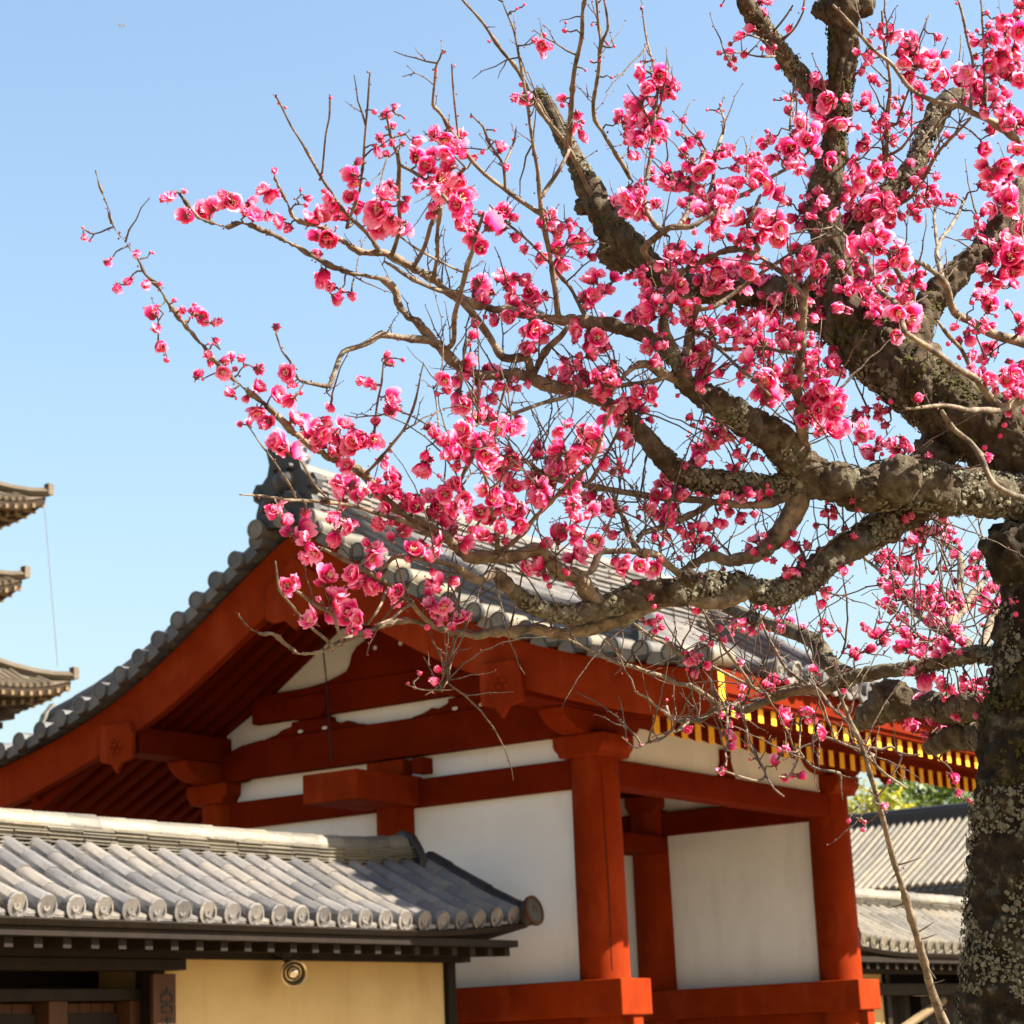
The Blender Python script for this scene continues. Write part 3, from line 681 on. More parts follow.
# ------------------------------------------------------------------ pagoda far left
PC = np.array([-49.0, 32.7])
pag = thing('pagoda', (PC[0], PC[1], 0), 'distant brown wooden pagoda with stacked upturned eaves at the left edge', 'pagoda')
def pag_roof(z, h, rise, body):
    n = 24
    def edge(t): return .55*abs(t)**3.2        # upturn towards the corners
    m = MB()
    # tiled slopes with ribs, four sides
    for q in range(4):
        c, s_ = math.cos(q*math.pi/2), math.sin(q*math.pi/2)
        T = lambda a, b, zz: (PC[0]+c*a-s_*b, PC[1]+s_*a+c*b, zz)
        vs = []; fs = []; rows = 6; hb = body*1.02
        for i in range(rows+1):
            r = i/rows; rr = h+(hb-h)*r; zz0 = z+rise*(r**1.35)
            for j in range(n+1):
                t = j/n*2-1; vs.append(T(rr, rr*t, zz0+edge(t)*(1-r)**1.5))
        for i in range(rows):
            for j in range(n): fs.append((i*(n+1)+j, i*(n+1)+j+1, (i+1)*(n+1)+j+1, (i+1)*(n+1)+j))
        m.add(vs, fs)
        for j in range(int(h*2/.32)+1):
            y = -h+.1+j*.32
            if abs(y) > h-.05: continue
            p = []
            for r in np.linspace(0, 1, 5):
                rr = h+(hb-h)*r
                if abs(y) > rr: break
                p.append(T(rr, y, z+rise*(r**1.35)+edge(y/rr)*(1-r)**1.5+.05))
            if len(p) > 1: m.tube(p, .10, 6)
        # hip ridge
        p = [T(h+(hb-h)*r+.05, h+(hb-h)*r+.05, z+rise*(r**1.35)+.55*(1-r)**1.5+.15) for r in np.linspace(0, 1, 7)]
        m.tube(p, [.17]*7, 6)
        m.box(*sorted((p[0][0]-.12, p[0][0]+.12)), p[0][1]-.12, p[0][1]+.12, p[0][2]-.1, p[0][2]+.30)
    rf = m.build('roof', PAGT, pag)
    m = MB()
    for q in range(4):
        c, s_ = math.cos(q*math.pi/2), math.sin(q*math.pi/2)
        T = lambda a, b, zz: (PC[0]+c*a-s_*b, PC[1]+s_*a+c*b, zz)
        vs = []; fs = []
        for i, (rr, dz) in enumerate(((h-.02, -.05), (h-.05, -.28), (h-.6, -.33), (h-.65, -.6), (h-1.3, -.62), (body*1.3, -.75), (body*1.3, -1.0), (body, -1.0))):
            for j in range(n+1):
                t = j/n*2-1; vs.append(T(rr, rr*t, z+dz+edge(t)*(1 if i < 5 else .3)))
        for i in range(7):
            for j in range(n): fs.append((i*(n+1)+j, i*(n+1)+j+1, (i+1)*(n+1)+j+1, (i+1)*(n+1)+j))
        m.add(vs, fs)
    m.build('eave_soffit', PAGW, rf)
    m = MB()
    for q in range(4):
        c, s_ = math.cos(q*math.pi/2), math.sin(q*math.pi/2)
        T = lambda a, b, zz: (PC[0]+c*a-s_*b, PC[1]+s_*a+c*b, zz)
        for (rr, dz) in ((h-.02, -.22), (h-.6, -.5)):
            for j in range(int(2*rr/.42)):
                y = -rr+.18+j*.42; e = edge(y/rr)
                pts = [T(rr-.5, y-.07, z+dz+e-.08), T(rr-.5, y+.07, z+dz+e-.08), T(rr+.06, y+.07, z+dz+e-.08), T(rr+.06, y-.07, z+dz+e-.08)]
                m.add(pts+[(a, b, cc+.15) for a, b, cc in pts], [(0, 1, 2, 3), (4, 5, 6, 7), (0, 1, 5, 4), (1, 2, 6, 5), (2, 3, 7, 6), (3, 0, 4, 7)])
    m.build('rafter_ends', PAGTIP, rf)
def pag_body(z0, z1, h):
    m = MB(); m.box(PC[0]-h, PC[0]+h, PC[1]-h, PC[1]+h, z0, z1); bd = m.build('storey', PAGW, pag)
    m = MB(); hh = h*1.45
    for i in range(4):
        zz = z1-.3-i*.32; q = hh-(.28*i); m.box(PC[0]-q, PC[0]+q, PC[1]-q, PC[1]+q, zz-.12, zz+.1)
    m.build('bracket_course', PAGW, bd)
for (z, h, rise, body) in ((6.3, 5.3, 1.4, 3.4), (10.2, 5.9, 1.8, 2.8), (14.15, 4.85, 1.7, 2.0), (17.75, 3.65, 1.2, 1.8), (20.75, 4.2, 1.6, 1.5), (24.6, 2.3, 2.4, .4)): pag_roof(z, h, rise, body)
for z0, z1, h in ((0, 6.2, 4.0), (7.4, 10, 2.9), (11.6, 14.1, 2.6), (15.7, 18.0, 2.0), (19.1, 20.7, 1.9), (22.2, 24.4, 1.5)): pag_body(z0, z1, h)
m = MB(); m.tube([(PC[0], PC[1], 26.5), (PC[0], PC[1], 34)], [.12, .05], 8)
for i in range(9): m.tube([(PC[0], PC[1], 28+i*.5), (PC[0], PC[1], 28.08+i*.5)], .55-.03*i, 14)
m.build('finial', BLACK, pag)
m = MB(); a = PC+4.15; b = PC+4.5; m.tube([(a[0], a[1], 20.8), (b[0], b[1], 15.2)], .011, 5); m.build('cable', PAGTIP, pag)

# ------------------------------------------------------------------ far trees
def leafy(name, c, rad, h, n, mats, label, seed):
    r = random.Random(seed); root = thing(name, (c[0], c[1], 0), label, 'tree', 'trees behind the hall')
    m = MB(); m.tube([(c[0], c[1], 0), (c[0]+.1, c[1], h*.35), (c[0], c[1]+.1, h*.6)], [.5, .36, .2], 10)
    for i in range(7):
        a = r.uniform(0, 6.28); z = h*r.uniform(.3, .5); m.tube([(c[0], c[1], z), (c[0]+rad*.4*math.cos(a), c[1]+rad*.4*math.sin(a), z+h*.15), (c[0]+rad*.75*math.cos(a), c[1]+rad*.75*math.sin(a), z+h*.25)], [.1, .06, .03], 6)
    m.build('trunk', DARKW, root)
    cl = []
    for i in range(26):
        while 1:
            p = Vector((r.uniform(-1, 1), r.uniform(-1, 1), r.uniform(-1, 1)))
            if .25 < p.length < 1: break
        cl.append((Vector((c[0]+p.x*rad*.85, c[1]+p.y*rad*.85, h*.62+p.z*h*.33)), rad*r.uniform(.22, .42)))
    vs = []; fs = []; mi = []
    for i in range(n):
        cc, cr = cl[r.randrange(len(cl))]
        d = Vector((r.gauss(0, 1), r.gauss(0, 1), r.gauss(0, 1))).normalized(); p = cc+d*cr*r.uniform(.55, 1.05)
        a = Vector((r.gauss(0, 1), r.gauss(0, 1), r.gauss(0, 1))).normalized(); b_ = a.cross(d).normalized() if abs(a.dot(d)) < .99 else Vector((1, 0, 0)); L = r.uniform(.10, .23)
        o = len(vs); vs += [p-a*L, p+b_*L*.5, p+a*L, p-b_*L*.5]; fs.append((o, o+1, o+2, o+3)); mi.append(r.choice((0, 0, 1, 2)))
    mm = MB(); mm.v = [tuple(v) for v in vs]; mm.f = [list(f) for f in fs]; mm.m = mi
    mm.build('crown', mats, root)
def leafm(name, c):
    m, t, b = nodes(name); b.inputs['Base Color'].default_value = (*c, 1); b.inputs['Roughness'].default_value = .55
    tr = t.nodes.new('ShaderNodeBsdfTranslucent'); tr.inputs[0].default_value = (c[0]*1.3, c[1]*1.3, c[2]*.8, 1); mx = t.nodes.new('ShaderNodeMixShader'); mx.inputs[0].default_value = .35
    t.links.new(b.outputs[0], mx.inputs[1]); t.links.new(tr.outputs[0], mx.inputs[2]); t.links.new(mx.outputs[0], t.nodes['Material Output'].inputs[0]); return m
YG = [leafm('leaf_gold_a', (.24, .23, .012)), leafm('leaf_gold_b', (.30, .26, .02)), leafm('leaf_gold_c', (.15, .17, .014))]
DG = [leafm('leaf_dark_a', (.065, .10, .012)), leafm('leaf_dark_b', (.10, .13, .018)), leafm('leaf_dark_c', (.02, .04, .008))]
MG = [leafm('leaf_mid_a', (.13, .15, .018)), leafm('leaf_mid_b', (.17, .18, .022)), leafm('leaf_mid_c', (.07, .11, .02))]
def ray_at(x, y, d): return px(x, y, d)
for i, (x, yb, d, rad, mats, lab) in enumerate(((862, 780, 98, 4.6, YG, 'yellow green bushy tree behind the hall ridge beside the red pillar'),
        (938, 780, 104, 5.0, DG, 'dark green rounded tree behind the hall ridge'), (897, 796, 112, 5.6, MG, 'lower olive green tree between the yellow tree and the dark tree'),
        (990, 784, 118, 5.4, DG, 'dark green tree half hidden by the mossy plum trunk'))):
    p = ray_at(x, yb, d); leafy('broadleaf_tree', (p[0], p[1]), rad, p[2]/.93, 15000, mats, lab, 20+i)

# ------------------------------------------------------------------ day moon
mp = px(121, 25, 3000); mm_, t, b = nodes('moon_rock'); b.inputs['Base Color'].default_value = (.95, .95, .93, 1); b.inputs['Roughness'].default_value = 1
m = MB(); rr_ = 3000/FPX; n = 14; vs = []; fs = []
for i in range(n+1):
    a = math.radians(200+130*i/n); wq = math.sin(math.pi*i/n)
    for e, dd in ((0, 0), (1, 0), (0, 1.5), (1, 1.5)):
        r0 = (5.6-(.1+2.2*wq)*e)*rr_
        vs.append(mp+RT*r0*math.cos(a)+UP*r0*math.sin(a)+FW*dd+UP*4*rr_)
for i in range(n):
    o = 4*i
    fs += [(o, o+1, o+5, o+4), (o+2, o+6, o+7, o+3), (o, o+4, o+6, o+2), (o+1, o+3, o+7, o+5)]
m.add(vs, fs); tag(m.build('moon', mm_, org=tuple(mp)), 'tiny pale crescent of the daytime moon high in the blue sky', 'moon')

# ------------------------------------------------------------------ the plum tree
def bark(name, lich, moss, k=1.0):
    m, t, b = nodes(name)
    n, r = mix_noise(t, (.024*k, .017*k, .011*k), (.115*k, .086*k, .054*k), 26, .3, .72, 8)
    col = r.outputs[0]
    n2, r2 = mix_noise(t, (0, 0, 0), (1, 1, 1), 26, lich, lich+.12, 9, rough=.7)
    n2b, r2b = mix_noise(t, (.080, .075, .054), (.20, .185, .135), 60, .3, .7, 4)
    col = mixc(t, col, r2b.outputs[0], r2.outputs[0])
    if moss < 1:
        n3, r3 = mix_noise(t, (0, 0, 0), (1, 1, 1), 13, moss, moss+.1, 8)
        n3b, r3b = mix_noise(t, (.022, .024, .004), (.075, .070, .012), 80, .3, .7, 3)
        col = mixc(t, col, r3b.outputs[0], r3.outputs[0])
    t.links.new(col, b.inputs['Base Color']); b.inputs['Roughness'].default_value = .9; b.inputs['Specular IOR Level'].default_value = .15
    n4, r4 = mix_noise(t, (0, 0, 0), (1, 1, 1), 70, .2, .8, 8, rough=.75)
    bump(t, b, r4.outputs[0], .9, .012); return m
BARK_T = bark('bark_trunk', .53, .60, .55); BARK_M = bark('bark_mossy', .53, .60, 1.3); BARK_L = bark('bark_limb', .49, .68, 1.4)
def twigm(name, a, b_, sc):
    m, t, b = nodes(name); n, r = mix_noise(t, a, b_, sc, .35, .65, 6)
    t.links.new(r.outputs[0], b.inputs['Base Color']); b.inputs['Roughness'].default_value = .7; b.inputs['Specular IOR Level'].default_value = .3
    n4, r4 = mix_noise(t, (0, 0, 0), (1, 1, 1), 160, .2, .8, 6); bump(t, b, r4.outputs[0], .6, .004); return m
BARK_B = twigm('bark_branch', (.038, .025, .016), (.195, .148, .096), 34)
BARK_W = twigm('bark_twig', (.040, .024, .016), (.120, .088, .058), 40)
LICH = surf('lichen', (.085, .083, .058), (.19, .178, .13), 60, .95, .6, .004)
MOSS = surf('moss', (.026, .027, .005), (.065, .060, .012), 90, .95, .6, .004)

# traced limbs: points x,y,half width (px); d0,d1 depth at the first and last point, None = taken from the branch it grows on
BR = [
 ('trunk', 3.95, 3.95, 'T', '1030,1440,88 1027,1200,80 1028,1024,66 1033,900,63 1040,760,60 1048,650,50 1055,580,48 1056,520,46 1060,455,47'),
 ('limb', 3.95, 4.15, 'M', '1058,470,46 1020,445,44 980,428,41 940,400,39 905,372,38 872,348,34 850,322,28 838,290,21 826,240,18 824,200,17 833,150,14 838,110,13 843,60,15 842,20,16 845,-40,15'),
 ('limb', 3.95, 3.62, 'L', '1062,500,30 1024,497,25 985,494,25 940,490,27 915,483,28 890,487,24 862,490,23 838,482,21 815,478,23 795,458,21 772,436,18 745,420,16 716,402,14 695,392,12 682,379,11'),
 ('limb', 4.12, 4.3, 'M', '862,345,26 830,320,22 790,296,19 750,292,16 700,290,15 665,278,15 640,258,16 618,236,17 603,212,16 590,190,13 575,160,10 560,130,9 548,108,9 536,94,9'),
 ('limb', 4.05, 4.2, 'M', '900,375,24 915,335,18 928,308,15 945,287,15 962,268,14 974,256,14 984,250,8'),
 ('limb', 4.2, 4.5, 'L', '974,262,13 992,240,14 1005,218,14 1020,195,13 1045,170,12'),
 ('limb', 4.15, 4.35, 'L', '835,300,14 850,240,13 872,208,12 895,186,11 915,165,11 924,140,11 934,118,12 946,103,11 962,96,9 972,97,6'),
 ('limb', 4.15, 4.0, 'L', '838,130,13 826,108,12 806,84,11 785,58,10 768,34,10 750,10,10 738,-14,9'),
 ('limb', 3.9, 3.45, 'L', '915,505,21 885,525,18 858,542,17 830,560,16 805,580,16 782,592,15 760,592,14 735,586,15 705,587,15 680,592,14 650,592,14 622,600,13 600,607,12 576,614,11 550,612,10 530,604,9 510,588,8 496,572,7'),
 ('limb', None, 3.5, 'L', '805,482,16 770,487,13 745,483,13 720,482,13 703,481,13 679,472,12 662,456,11 650,442,10 641,432,10 634,422,9 627,415,8 612,405,7 590,396,7 570,390,7 552,386,7 534,380,7 516,374,6 489,376,5.5 466,370,5.5 455,362,6 445,352,6 431,338,5 418,323,4.5 407,316,4 398,303,4 394,290,4 384,280,3.6 368,276,3.2 344,271,3 318,259,2.6 295,246,2.4 260,229,2.2 240,223,2 228,227,1.7 213,223,1.6 199,218,1.4 188,205,1.2 178,192,.9'),
 ('limb', None, 3.35, 'L', '682,382,10 678,366,9 664,347,8.5 645,335,8 621,328,8 606,323,8 587,322,7 560,320,6 538,317,5.5 515,312,5.2 495,309,5 470,303,5 450,293,4.5 436,281,4.2 412,267,4 385,254,3.5 361,252,3 344,242,2.8 324,228,2.4 297,220,2 288,205,1.6 275,178,1.2'),
 ('branch', None, 3.15, 'B', '600,606,10 588,592,9.5 576,575,9 560,574,8 553,566,7.5 547,557,7 535,549,7 515,556,7 498,557,7 480,558,6.5 467,556,6.5 450,541,6.2 440,533,6 424,524,5.5 400,512,5 381,496,5 365,475,5 342,463,4.5 312,447,4 291,430,3.8 276,414,3.5 258,399,3.2 243,387,3 218,364,2.8 207,350,2.6 194,336,2.5 171,307,2.2 158,287,2.1 148,277,2 139,262,1.8 130,248,1.6 124,240,1.5 117,232,1.3 110,218,1.1 105,199,.9 99,184,.7 96,170,.5'),
 ('branch', None, 3.3, 'B', '745,592,11 715,600,10 683,597,9 660,600,9 638,609,9 618,619,8.5 602,624,8 580,630,7.5 561,634,7 531,629,6 510,632,5.5 490,632,5 475,636,4.5 460,634,4 426,625,3.2 408,621,3 387,624,2.6 365,632,2.4 348,639,2.2 325,650,2 301,654,1.8 287,645,1.5 273,634,1.3 262,634,1.1 250,628,.9 236,612,.7'),
 ('branch', None, 3.75, 'B', '800,488,13 797,505,12 786,526,11 770,545,10 758,553,9 745,558,8 728,560,6.5 712,556,5 695,563,4 680,572,3'),
 ('branch', None, 3.5, 'B', '786,495,5 776,500,4.5 757,504,4 735,504,3.8 716,503,3.7 690,499,3.5 652,495,3.3 621,490,3.1 606,487,3 582,483,2.8 557,479,2.5 543,473,2.2 524,463,2 508,457,1.5'),
 ('branch', None, 3.6, 'B', '712,502,3.5 695,513,3.5 679,521,3.5 665,528,3.2 652,531,3 640,533,2.5 634,540,2'),
 ('branch', None, 3.45, 'B', '690,588,5 680,576,4.5 668,566,4 652,553,4 630,550,3.2 612,551,3 600,552,3 597,563,3 590,571,2.6 582,570,1.8'),
 ('limb', 4.0, 4.5, 'L', '1002,660,10 978,654,9 958,658,8 940,662,8 912,668,8 884,671,8 862,675,7.5 843,681,7 822,689,6.5 805,689,6 785,693,5 766,701,5 752,707,4.5 740,710,4 725,703,3.5 712,712,3 700,720,2.5 689,721,2.4 672,719,1.8 666,706,1.3'),
 ('limb', 4.0, 4.6, 'L', '1010,712,15 985,706,14 957,710,15 930,705,14 905,702,15 888,704,17 872,714,14 860,722,9'),
 ('limb', 4.0, 4.4, 'L', '1012,748,16 984,738,15 962,737,14 945,740,12 930,748,8'),
 ('branch', 4.9, 4.4, 'L', '720,606,6 738,612,7 757,620,7 782,628,7.5 800,634,8 815,642,8.5 824,656,9 835,668,9 850,674,7'),
 ('branch', None, 4.6, 'B', '980,652,6 984,640,5.5 990,628,5 996,615,5 1001,600,4.5 1004,588,4.5 1010,572,4'),
 ('branch', None, 4.8, 'B', '966,656,5 967,645,5 957,632,4.5 949,625,4.5 955,607,4.2 960,590,4 961,574,3.6 958,557,3.2 951,547,2.8 944,540,2.4 938,525,1.5'),
 ('branch', None, 4.9, 'B', '954,622,3.5 962,612,3 973,594,3 986,578,2.7 1000,563,2.4 1008,550,2'),
 ('branch', None, 4.8, 'B', '967,646,3.5 950,636,3.2 936,629,3.2 922,618,3 910,606,2.6 897,590,2.4 882,575,2 868,560,1.7 858,552,1.4'),
 ('branch', 3.75, 3.5, 'B', '1040,1190,7 990,1120,6 962,1065,5.4 943,1023,4.9 936,1000,4.6 929,978,4.3 922,955,4 916,933,3.8 906,892,3.4 898,865,3.1 890,837,2.9 884,818,2.7 877,799,2.6 868,775,2.4 860,751,2.3 853,735,2.4 847,720,2.2 842,704,1.8 837,688,1.4'),
 ('branch', 3.95, 3.5, 'B', '1050,350,6.4 1024,343,5.8 1008,338,5.3 992,332,4.9 975,322,4.4 957,311,4 944,284,3.4 936,273,3 924,263,2.4 912,260,1.6 898,262,.9'),
 ('branch', 3.9, 3.5, 'B', '1040,380,6 1024,395,5.5 1012,404,5 1002,407,4.5 990,397,4 978,382,3.6 960,368,3.3 940,354,3 922,343,2.8 903,335,2.2'),
 ('branch', 3.9, 3.7, 'B', '1002,407,3 985,392,2.6 972,370,2.4 962,350,2.2 950,336,2 938,322,1.5'),
 ('branch', 3.9, 3.6, 'B', '1045,392,4 1024,402,3.5 998,410,3 975,410,2.6 957,408,2.3 935,406,2 905,408,1.4'),
 ('branch', 3.7, 3.6, 'B', '1040,500,4 1024,497,3.6 1008,490,3.3 992,479,3.2 985,467,3 978,454,3 968,442,2.8 957,433,2.7 948,424,2.5 940,412,2.2'),
 ('branch', 3.6, 3.4, 'B', '1045,165,5 1030,155,4.4 1019,146,4 1005,135,3.6 990,124,3.4 975,117,3 957,108,2.7 942,106,2.5 928,101,2.3 911,91,2.2 900,78,2.1 889,62,2 875,50,2 862,35,2 848,20,1.8 833,5,1.6'),
 ('branch', None, 3.5, 'B', '806,470,8.5 804,448,7 802,425,6.4 800,405,6 797,390,6 800,360,5.6 801,330,5.2 804,300,4.5 808,284,4 822,268,2.6 838,256,1.6'),
 ('branch', None, 3.55, 'B', '690,390,7 686,372,6.5 688,350,6 691,330,4.5 695,312,4 699,305,3'),
 ('branch', None, 3.5, 'B', '674,352,7 667,338,6.5 664,324,6 667,305,6 671,290,5.5 673,276,5 690,268,4 705,260,3.6 722,252,3.2 737,249,3 752,253,3 768,263,2.6 782,273,2.4 795,285,2.2 806,298,2'),
 ('branch', None, 3.4, 'B', '673,277,4 662,270,3.6 652,258,3.3 645,248,3.4 655,238,3.6 668,230,3.4 688,230,3 700,222,2.6 712,214,2.2'),
 ('branch', None, 3.5, 'B', '682,382,5 672,378,5 660,373,5.5 648,366,4.5 637,366,3.6 628,372,2.4 618,384,1.6 612,398,1'),
 ('branch', None, 3.3, 'B', '672,374,2.8 656,382,2.6 630,386,2.5 600,389,2.4 578,393,2.3 560,398,2.2 540,404,2.1 520,411,2 496,418,1.9 472,426,1.7 452,433,1.5 437,438,1.2'),
 ('branch', None, 3.45, 'B', '531,372,4.5 528,358,4.5 515,358,4.5 503,357,4.5 496,349,4 490,338,3.8 480,323,3.6 470,310,3.4 460,300,3'),
 ('branch', None, 3.5, 'B', '535,374,3.5 544,360,3.2 552,348,3 560,336,3 567,326,2.6'),
 ('branch', None, 3.3, 'B', '432,339,3.6 410,337,3.2 392,335,3 380,334,3 372,340,3 358,348,2.8 342,354,2.7 336,366,2.6 331,377,2.6 327,385,2.5 315,383,2 302,380,1.8 296,374,1.4 290,360,1.2 282,350,1 276,333,.8'),
 ('branch', None, 3.2, 'B', '381,253,2 372,241,2 361,228,2 347,213,1.9 334,197,1.8 325,185,1.8 320,178,1.6 310,160,1.4 301,142,1.3 291,124,1.2 283,107,1.1 276,95,.9'),
 ('twig', None, 3.2, 'B', '321,174,1.1 323,160,1 326,135,1 330,115,.9 330,94,.7'),
 ('twig', None, 3.2, 'B', '346,226,1.7 352,210,1.6 358,193,1.5 361,175,1.4 363,158,1.3 366,119,1.2 369,80,1 370,72,.7'),
 ('branch', None, 3.2, 'B', '393,256,2.5 397,240,2.3 399,226,2.2 398,205,2.1 400,162,2.2 396,148,2 391,135,1.7 387,118,1.2'),
 ('branch', None, 3.15, 'B', '400,163,1.9 408,167,1.9 416,172,1.9 430,184,1.9 444,197,1.9 452,210,1.6'),
 ('branch', None, 3.2, 'B', '414,267,2.6 424,245,2.3 436,217,2.2 441,203,2.1 446,190,2 455,178,1.9 466,168,1.8'),
 ('branch', None, 3.3, 'B', '432,277,2.4 435,258,2.2 438,240,2 440,222,1.8 441,208,1.5'),
 ('twig', None, 3.2, 'B', '462,272,1.2 442,262,1.2 426,254,1.2 412,246,1.1 400,237,.8'),
 ('branch', None, 3.3, 'B', '458,293,2.6 442,290,2.4 425,284,2.2 408,276,2 396,268,1.8 385,262,1.4'),
 ('branch', None, 3.35, 'B', '565,322,3 560,318,3 556,295,2.9 552,274,2.8 549,256,2.7 546,241,2.6 544,226,2.5 542,213,2.5 540,200,2.4 538,192,2.4 536,175,2.1 533,156,1.9 530,130,1.7 528,109,1.6 526,95,1.5 524,78,1.4 519,52,1.2 514,29,1.1 508,15,.9 503,2,.7'),
 ('branch', None, 3.7, 'B', '600,206,2.6 592,195,2.5 585,178,2.5 578,163,2.5 571,152,2.4 562,138,2.4 555,127,2.4 542,110,2.3 531,94,2.3 521,78,2.2 513,65,2 502,51,1.9 493,37,1.7 483,23,1.5 473,11,1.2 462,-2,.9'),
 ('branch', None, 3.8, 'B', '568,150,3 570,125,2.9 571,105,2.8 573,88,2.6 576,66,2.4 580,45,2.2 583,22,2 587,-5,1.7'),
 ('branch', None, 3.7, 'B', '630,178,2.4 618,160,2.3 610,145,2.2 602,130,2.2 596,121,2.2 595,105,2.1 597,88,2 599,70,1.9 602,53,1.8 604,40,1.7 608,29,1.5 606,14,1.2 604,-4,1'),
 ('twig', None, 3.7, 'B', '600,55,1.4 602,40,1.4 600,29,1.4 597,12,1.2 595,-4,1'),
 ('branch', None, 3.3, 'B', '541,212,2.6 530,206,2.5 516,198,2.5 504,190,2.4 494,183,2.4 484,174,2.3 475,164,2.3 466,152,2.2 459,141,2.1 450,130,2 442,117,1.8 436,110,1.6 432,105,1.5 434,85,1.3 435,68,1.1 439,59,.9 442,50,.7'),
 ('twig', None, 3.3, 'B', '459,141,1.2 456,120,1.1 454,88,1 452,64,.7'),
 ('twig', None, 3.3, 'B', '504,191,1.5 502,166,1.4 494,152,1.3 487,141,1.3 483,128,1.2 478,122,1 471,114,.9'),
 ('twig', None, 3.3, 'B', '502,167,1.2 508,155,1.1 514,141,1.1 516,129,.7'),
 ('branch', None, 3.5, 'B', '540,197,2.4 548,186,2.3 555,176,2.2 562,164,2 568,150,1.6'),
 ('branch', None, 3.2, 'B', '449,346,2.8 455,320,2.6 461,295,2.5 467,272,2.3 473,252,2.2 478,232,1.8 484,212,1.4'),
 ('twig', None, 3.3, 'B', '374,434,1.3 376,415,1.2 379,396,1.1 382,380,1 384,363,.8'),
 ('twig', None, 3.3, 'B', '458,390,1.2 462,366,1.1 467,342,.9'),
 ('twig', None, 3.2, 'B', '371,468,1.8 380,458,1.7 390,446,1.6 403,430,1.5 410,415,1.3 415,400,1.2 420,380,1 424,364,.7'),
 ('twig', None, 3.3, 'B', '442,436,.9 439,426,.9 437,405,.8 433,385,.6'),
 ('branch', None, 3.1, 'B', '432,534,2.8 416,528,2.6 400,519,2.5 380,512,2.3 362,507,2.2 346,505,2 328,503,1.9 308,500,1.7 287,498,1.5 264,496,1.2 240,495,.8'),
 ('twig', None, 3.1, 'B', '297,499,1.2 293,490,1.1 282,473,1.1 271,457,1 260,443,.9 250,428,.6'),
 ('twig', None, 3.1, 'B', '330,502,1.2 322,492,1.2 314,483,1.1 304,467,1.1 294,450,1'),
 ('twig', None, 3.2, 'B', '326,640,1.8 312,628,1.6 300,617,1.5 290,603,1.4 281,590,1.3 277,575,1.1 275,560,.8'),
 ('branch', None, 3.2, 'B', '340,640,2 336,624,2 332,614,2 318,606,1.9 304,597,1.8 291,588,1.5'),
 ('branch', None, 3.3, 'B', '432,627,2.4 424,620,2.4 416,611,2.3 410,602,2.2 396,590,2.2 377,578,2.1 362,570,2 349,563,1.8 336,555,1.6 322,548,1.3'),
 ('twig', None, 3.3, 'B', '387,590,1.5 380,602,1.4 375,612,1.3 367,624,1.1'),
 ('twig', None, 3.3, 'B', '412,604,1.6 400,612,1.5 388,619,1.4 376,624,1.3'),
 ('branch', None, 3.4, 'B', '497,570,4.5 485,577,4.5 472,576,4 455,566,3.4 440,561,3 428,558,2.8 415,556,2.6 396,555,2.4 388,562,2 382,570,1.7 380,580,1.3'),
 ('branch', None, 3.3, 'B', '505,550,2.8 514,542,2.7 524,532,2.6 536,517,2.5 547,506,2.5 560,493,2.4 575,479,2.3 586,465,2.2 596,450,2 602,432,1.9 606,418,1.7 615,405,1.4'),
 ('branch', None, 3.3, 'B', '500,552,2.8 498,540,2.7 496,528,2.5 493,515,2.4 491,502,2.2 488,490,2 485,479,1.8 480,465,1.4'),
 ('branch', None, 3.4, 'B', '585,486,1.9 593,477,1.8 602,461,1.7 612,443,1.5 619,430,1.4 627,415,1.2'),
 ('branch', None, 3.5, 'B', '640,560,2.4 633,548,2.3 628,535,2.2 625,522,2 619,508,1.8 614,494,1.5'),
 ('twig', None, 3.3, 'B', '460,486,1.6 463,475,1.9 470,462,2 477,450,2 487,441,1.8 498,433,1.5 510,426,1'),
 ('branch', None, 3.4, 'B', '720,704,2.4 706,693,2.3 693,687,2.2 678,681,2.2 662,675,2.1 642,669,2 625,665,1.9 612,661,1.8 600,656,1.7 584,648,1.4 569,639,1'),
 ('twig', None, 3.9, 'B', '770,698,2 758,688,1.9 742,681,1.9 728,675,1.8 713,667,1.8 699,660,1.7 680,651,1.6 658,640,1.5 642,630,1.4 627,620,1.2'),
 ('twig', None, 3.6, 'B', '672,719,1.6 662,710,1.4 648,699,1.2 635,691,.8'),
 ('twig', None, 3.6, 'B', '690,721,1.4 680,730,1.4 670,734,1.3 658,741,1.2 648,743,1.2 636,748,1 622,737,.7'),
 ('twig', None, 3.7, 'B', '728,706,1.3 727,730,1.2 726,766,.8'),
 ('twig', None, 3.7, 'B', '742,708,1.4 748,735,1.3 756,757,1.4 766,775,1.4 757,780,1.3 749,778,1.2 735,774,1.1 720,770,.8'),
 ('twig', None, 3.7, 'B', '766,776,1.2 775,789,1.1 784,797,.9'),
 ('twig', None, 3.8, 'B', '800,722,1.3 800,745,1.2 795,766,1.2 788,776,1.2 778,777,1'),
 ('twig', None, 3.6, 'B', '872,757,1.6 850,748,1.3 825,738,1.2 810,745,1.2 799,750,1.2 812,767,1.2 826,771,1.2 840,774,1.2 841,786,1.1 843,800,.9'),
 ('twig', None, 3.5, 'B', '866,753,1.3 868,749,1.3 880,751,1.3 891,748,1.3 897,753,1.2 908,756,1.2 920,755,.8'),
 ('twig', None, 3.5, 'B', '863,757,1.4 874,765,1.4 886,775,1.3 898,783,1.1 907,788,.8'),
 ('twig', None, 3.9, 'B', '848,722,1.4 836,711,1.3 824,696,1.3 812,683,1.1 800,668,.8'),
 ('twig', None, 3.9, 'B', '770,696,1.6 758,690,1.6 749,683,1.5 735,661,1.5 720,640,1.4 712,625,1.3 703,609,1'),
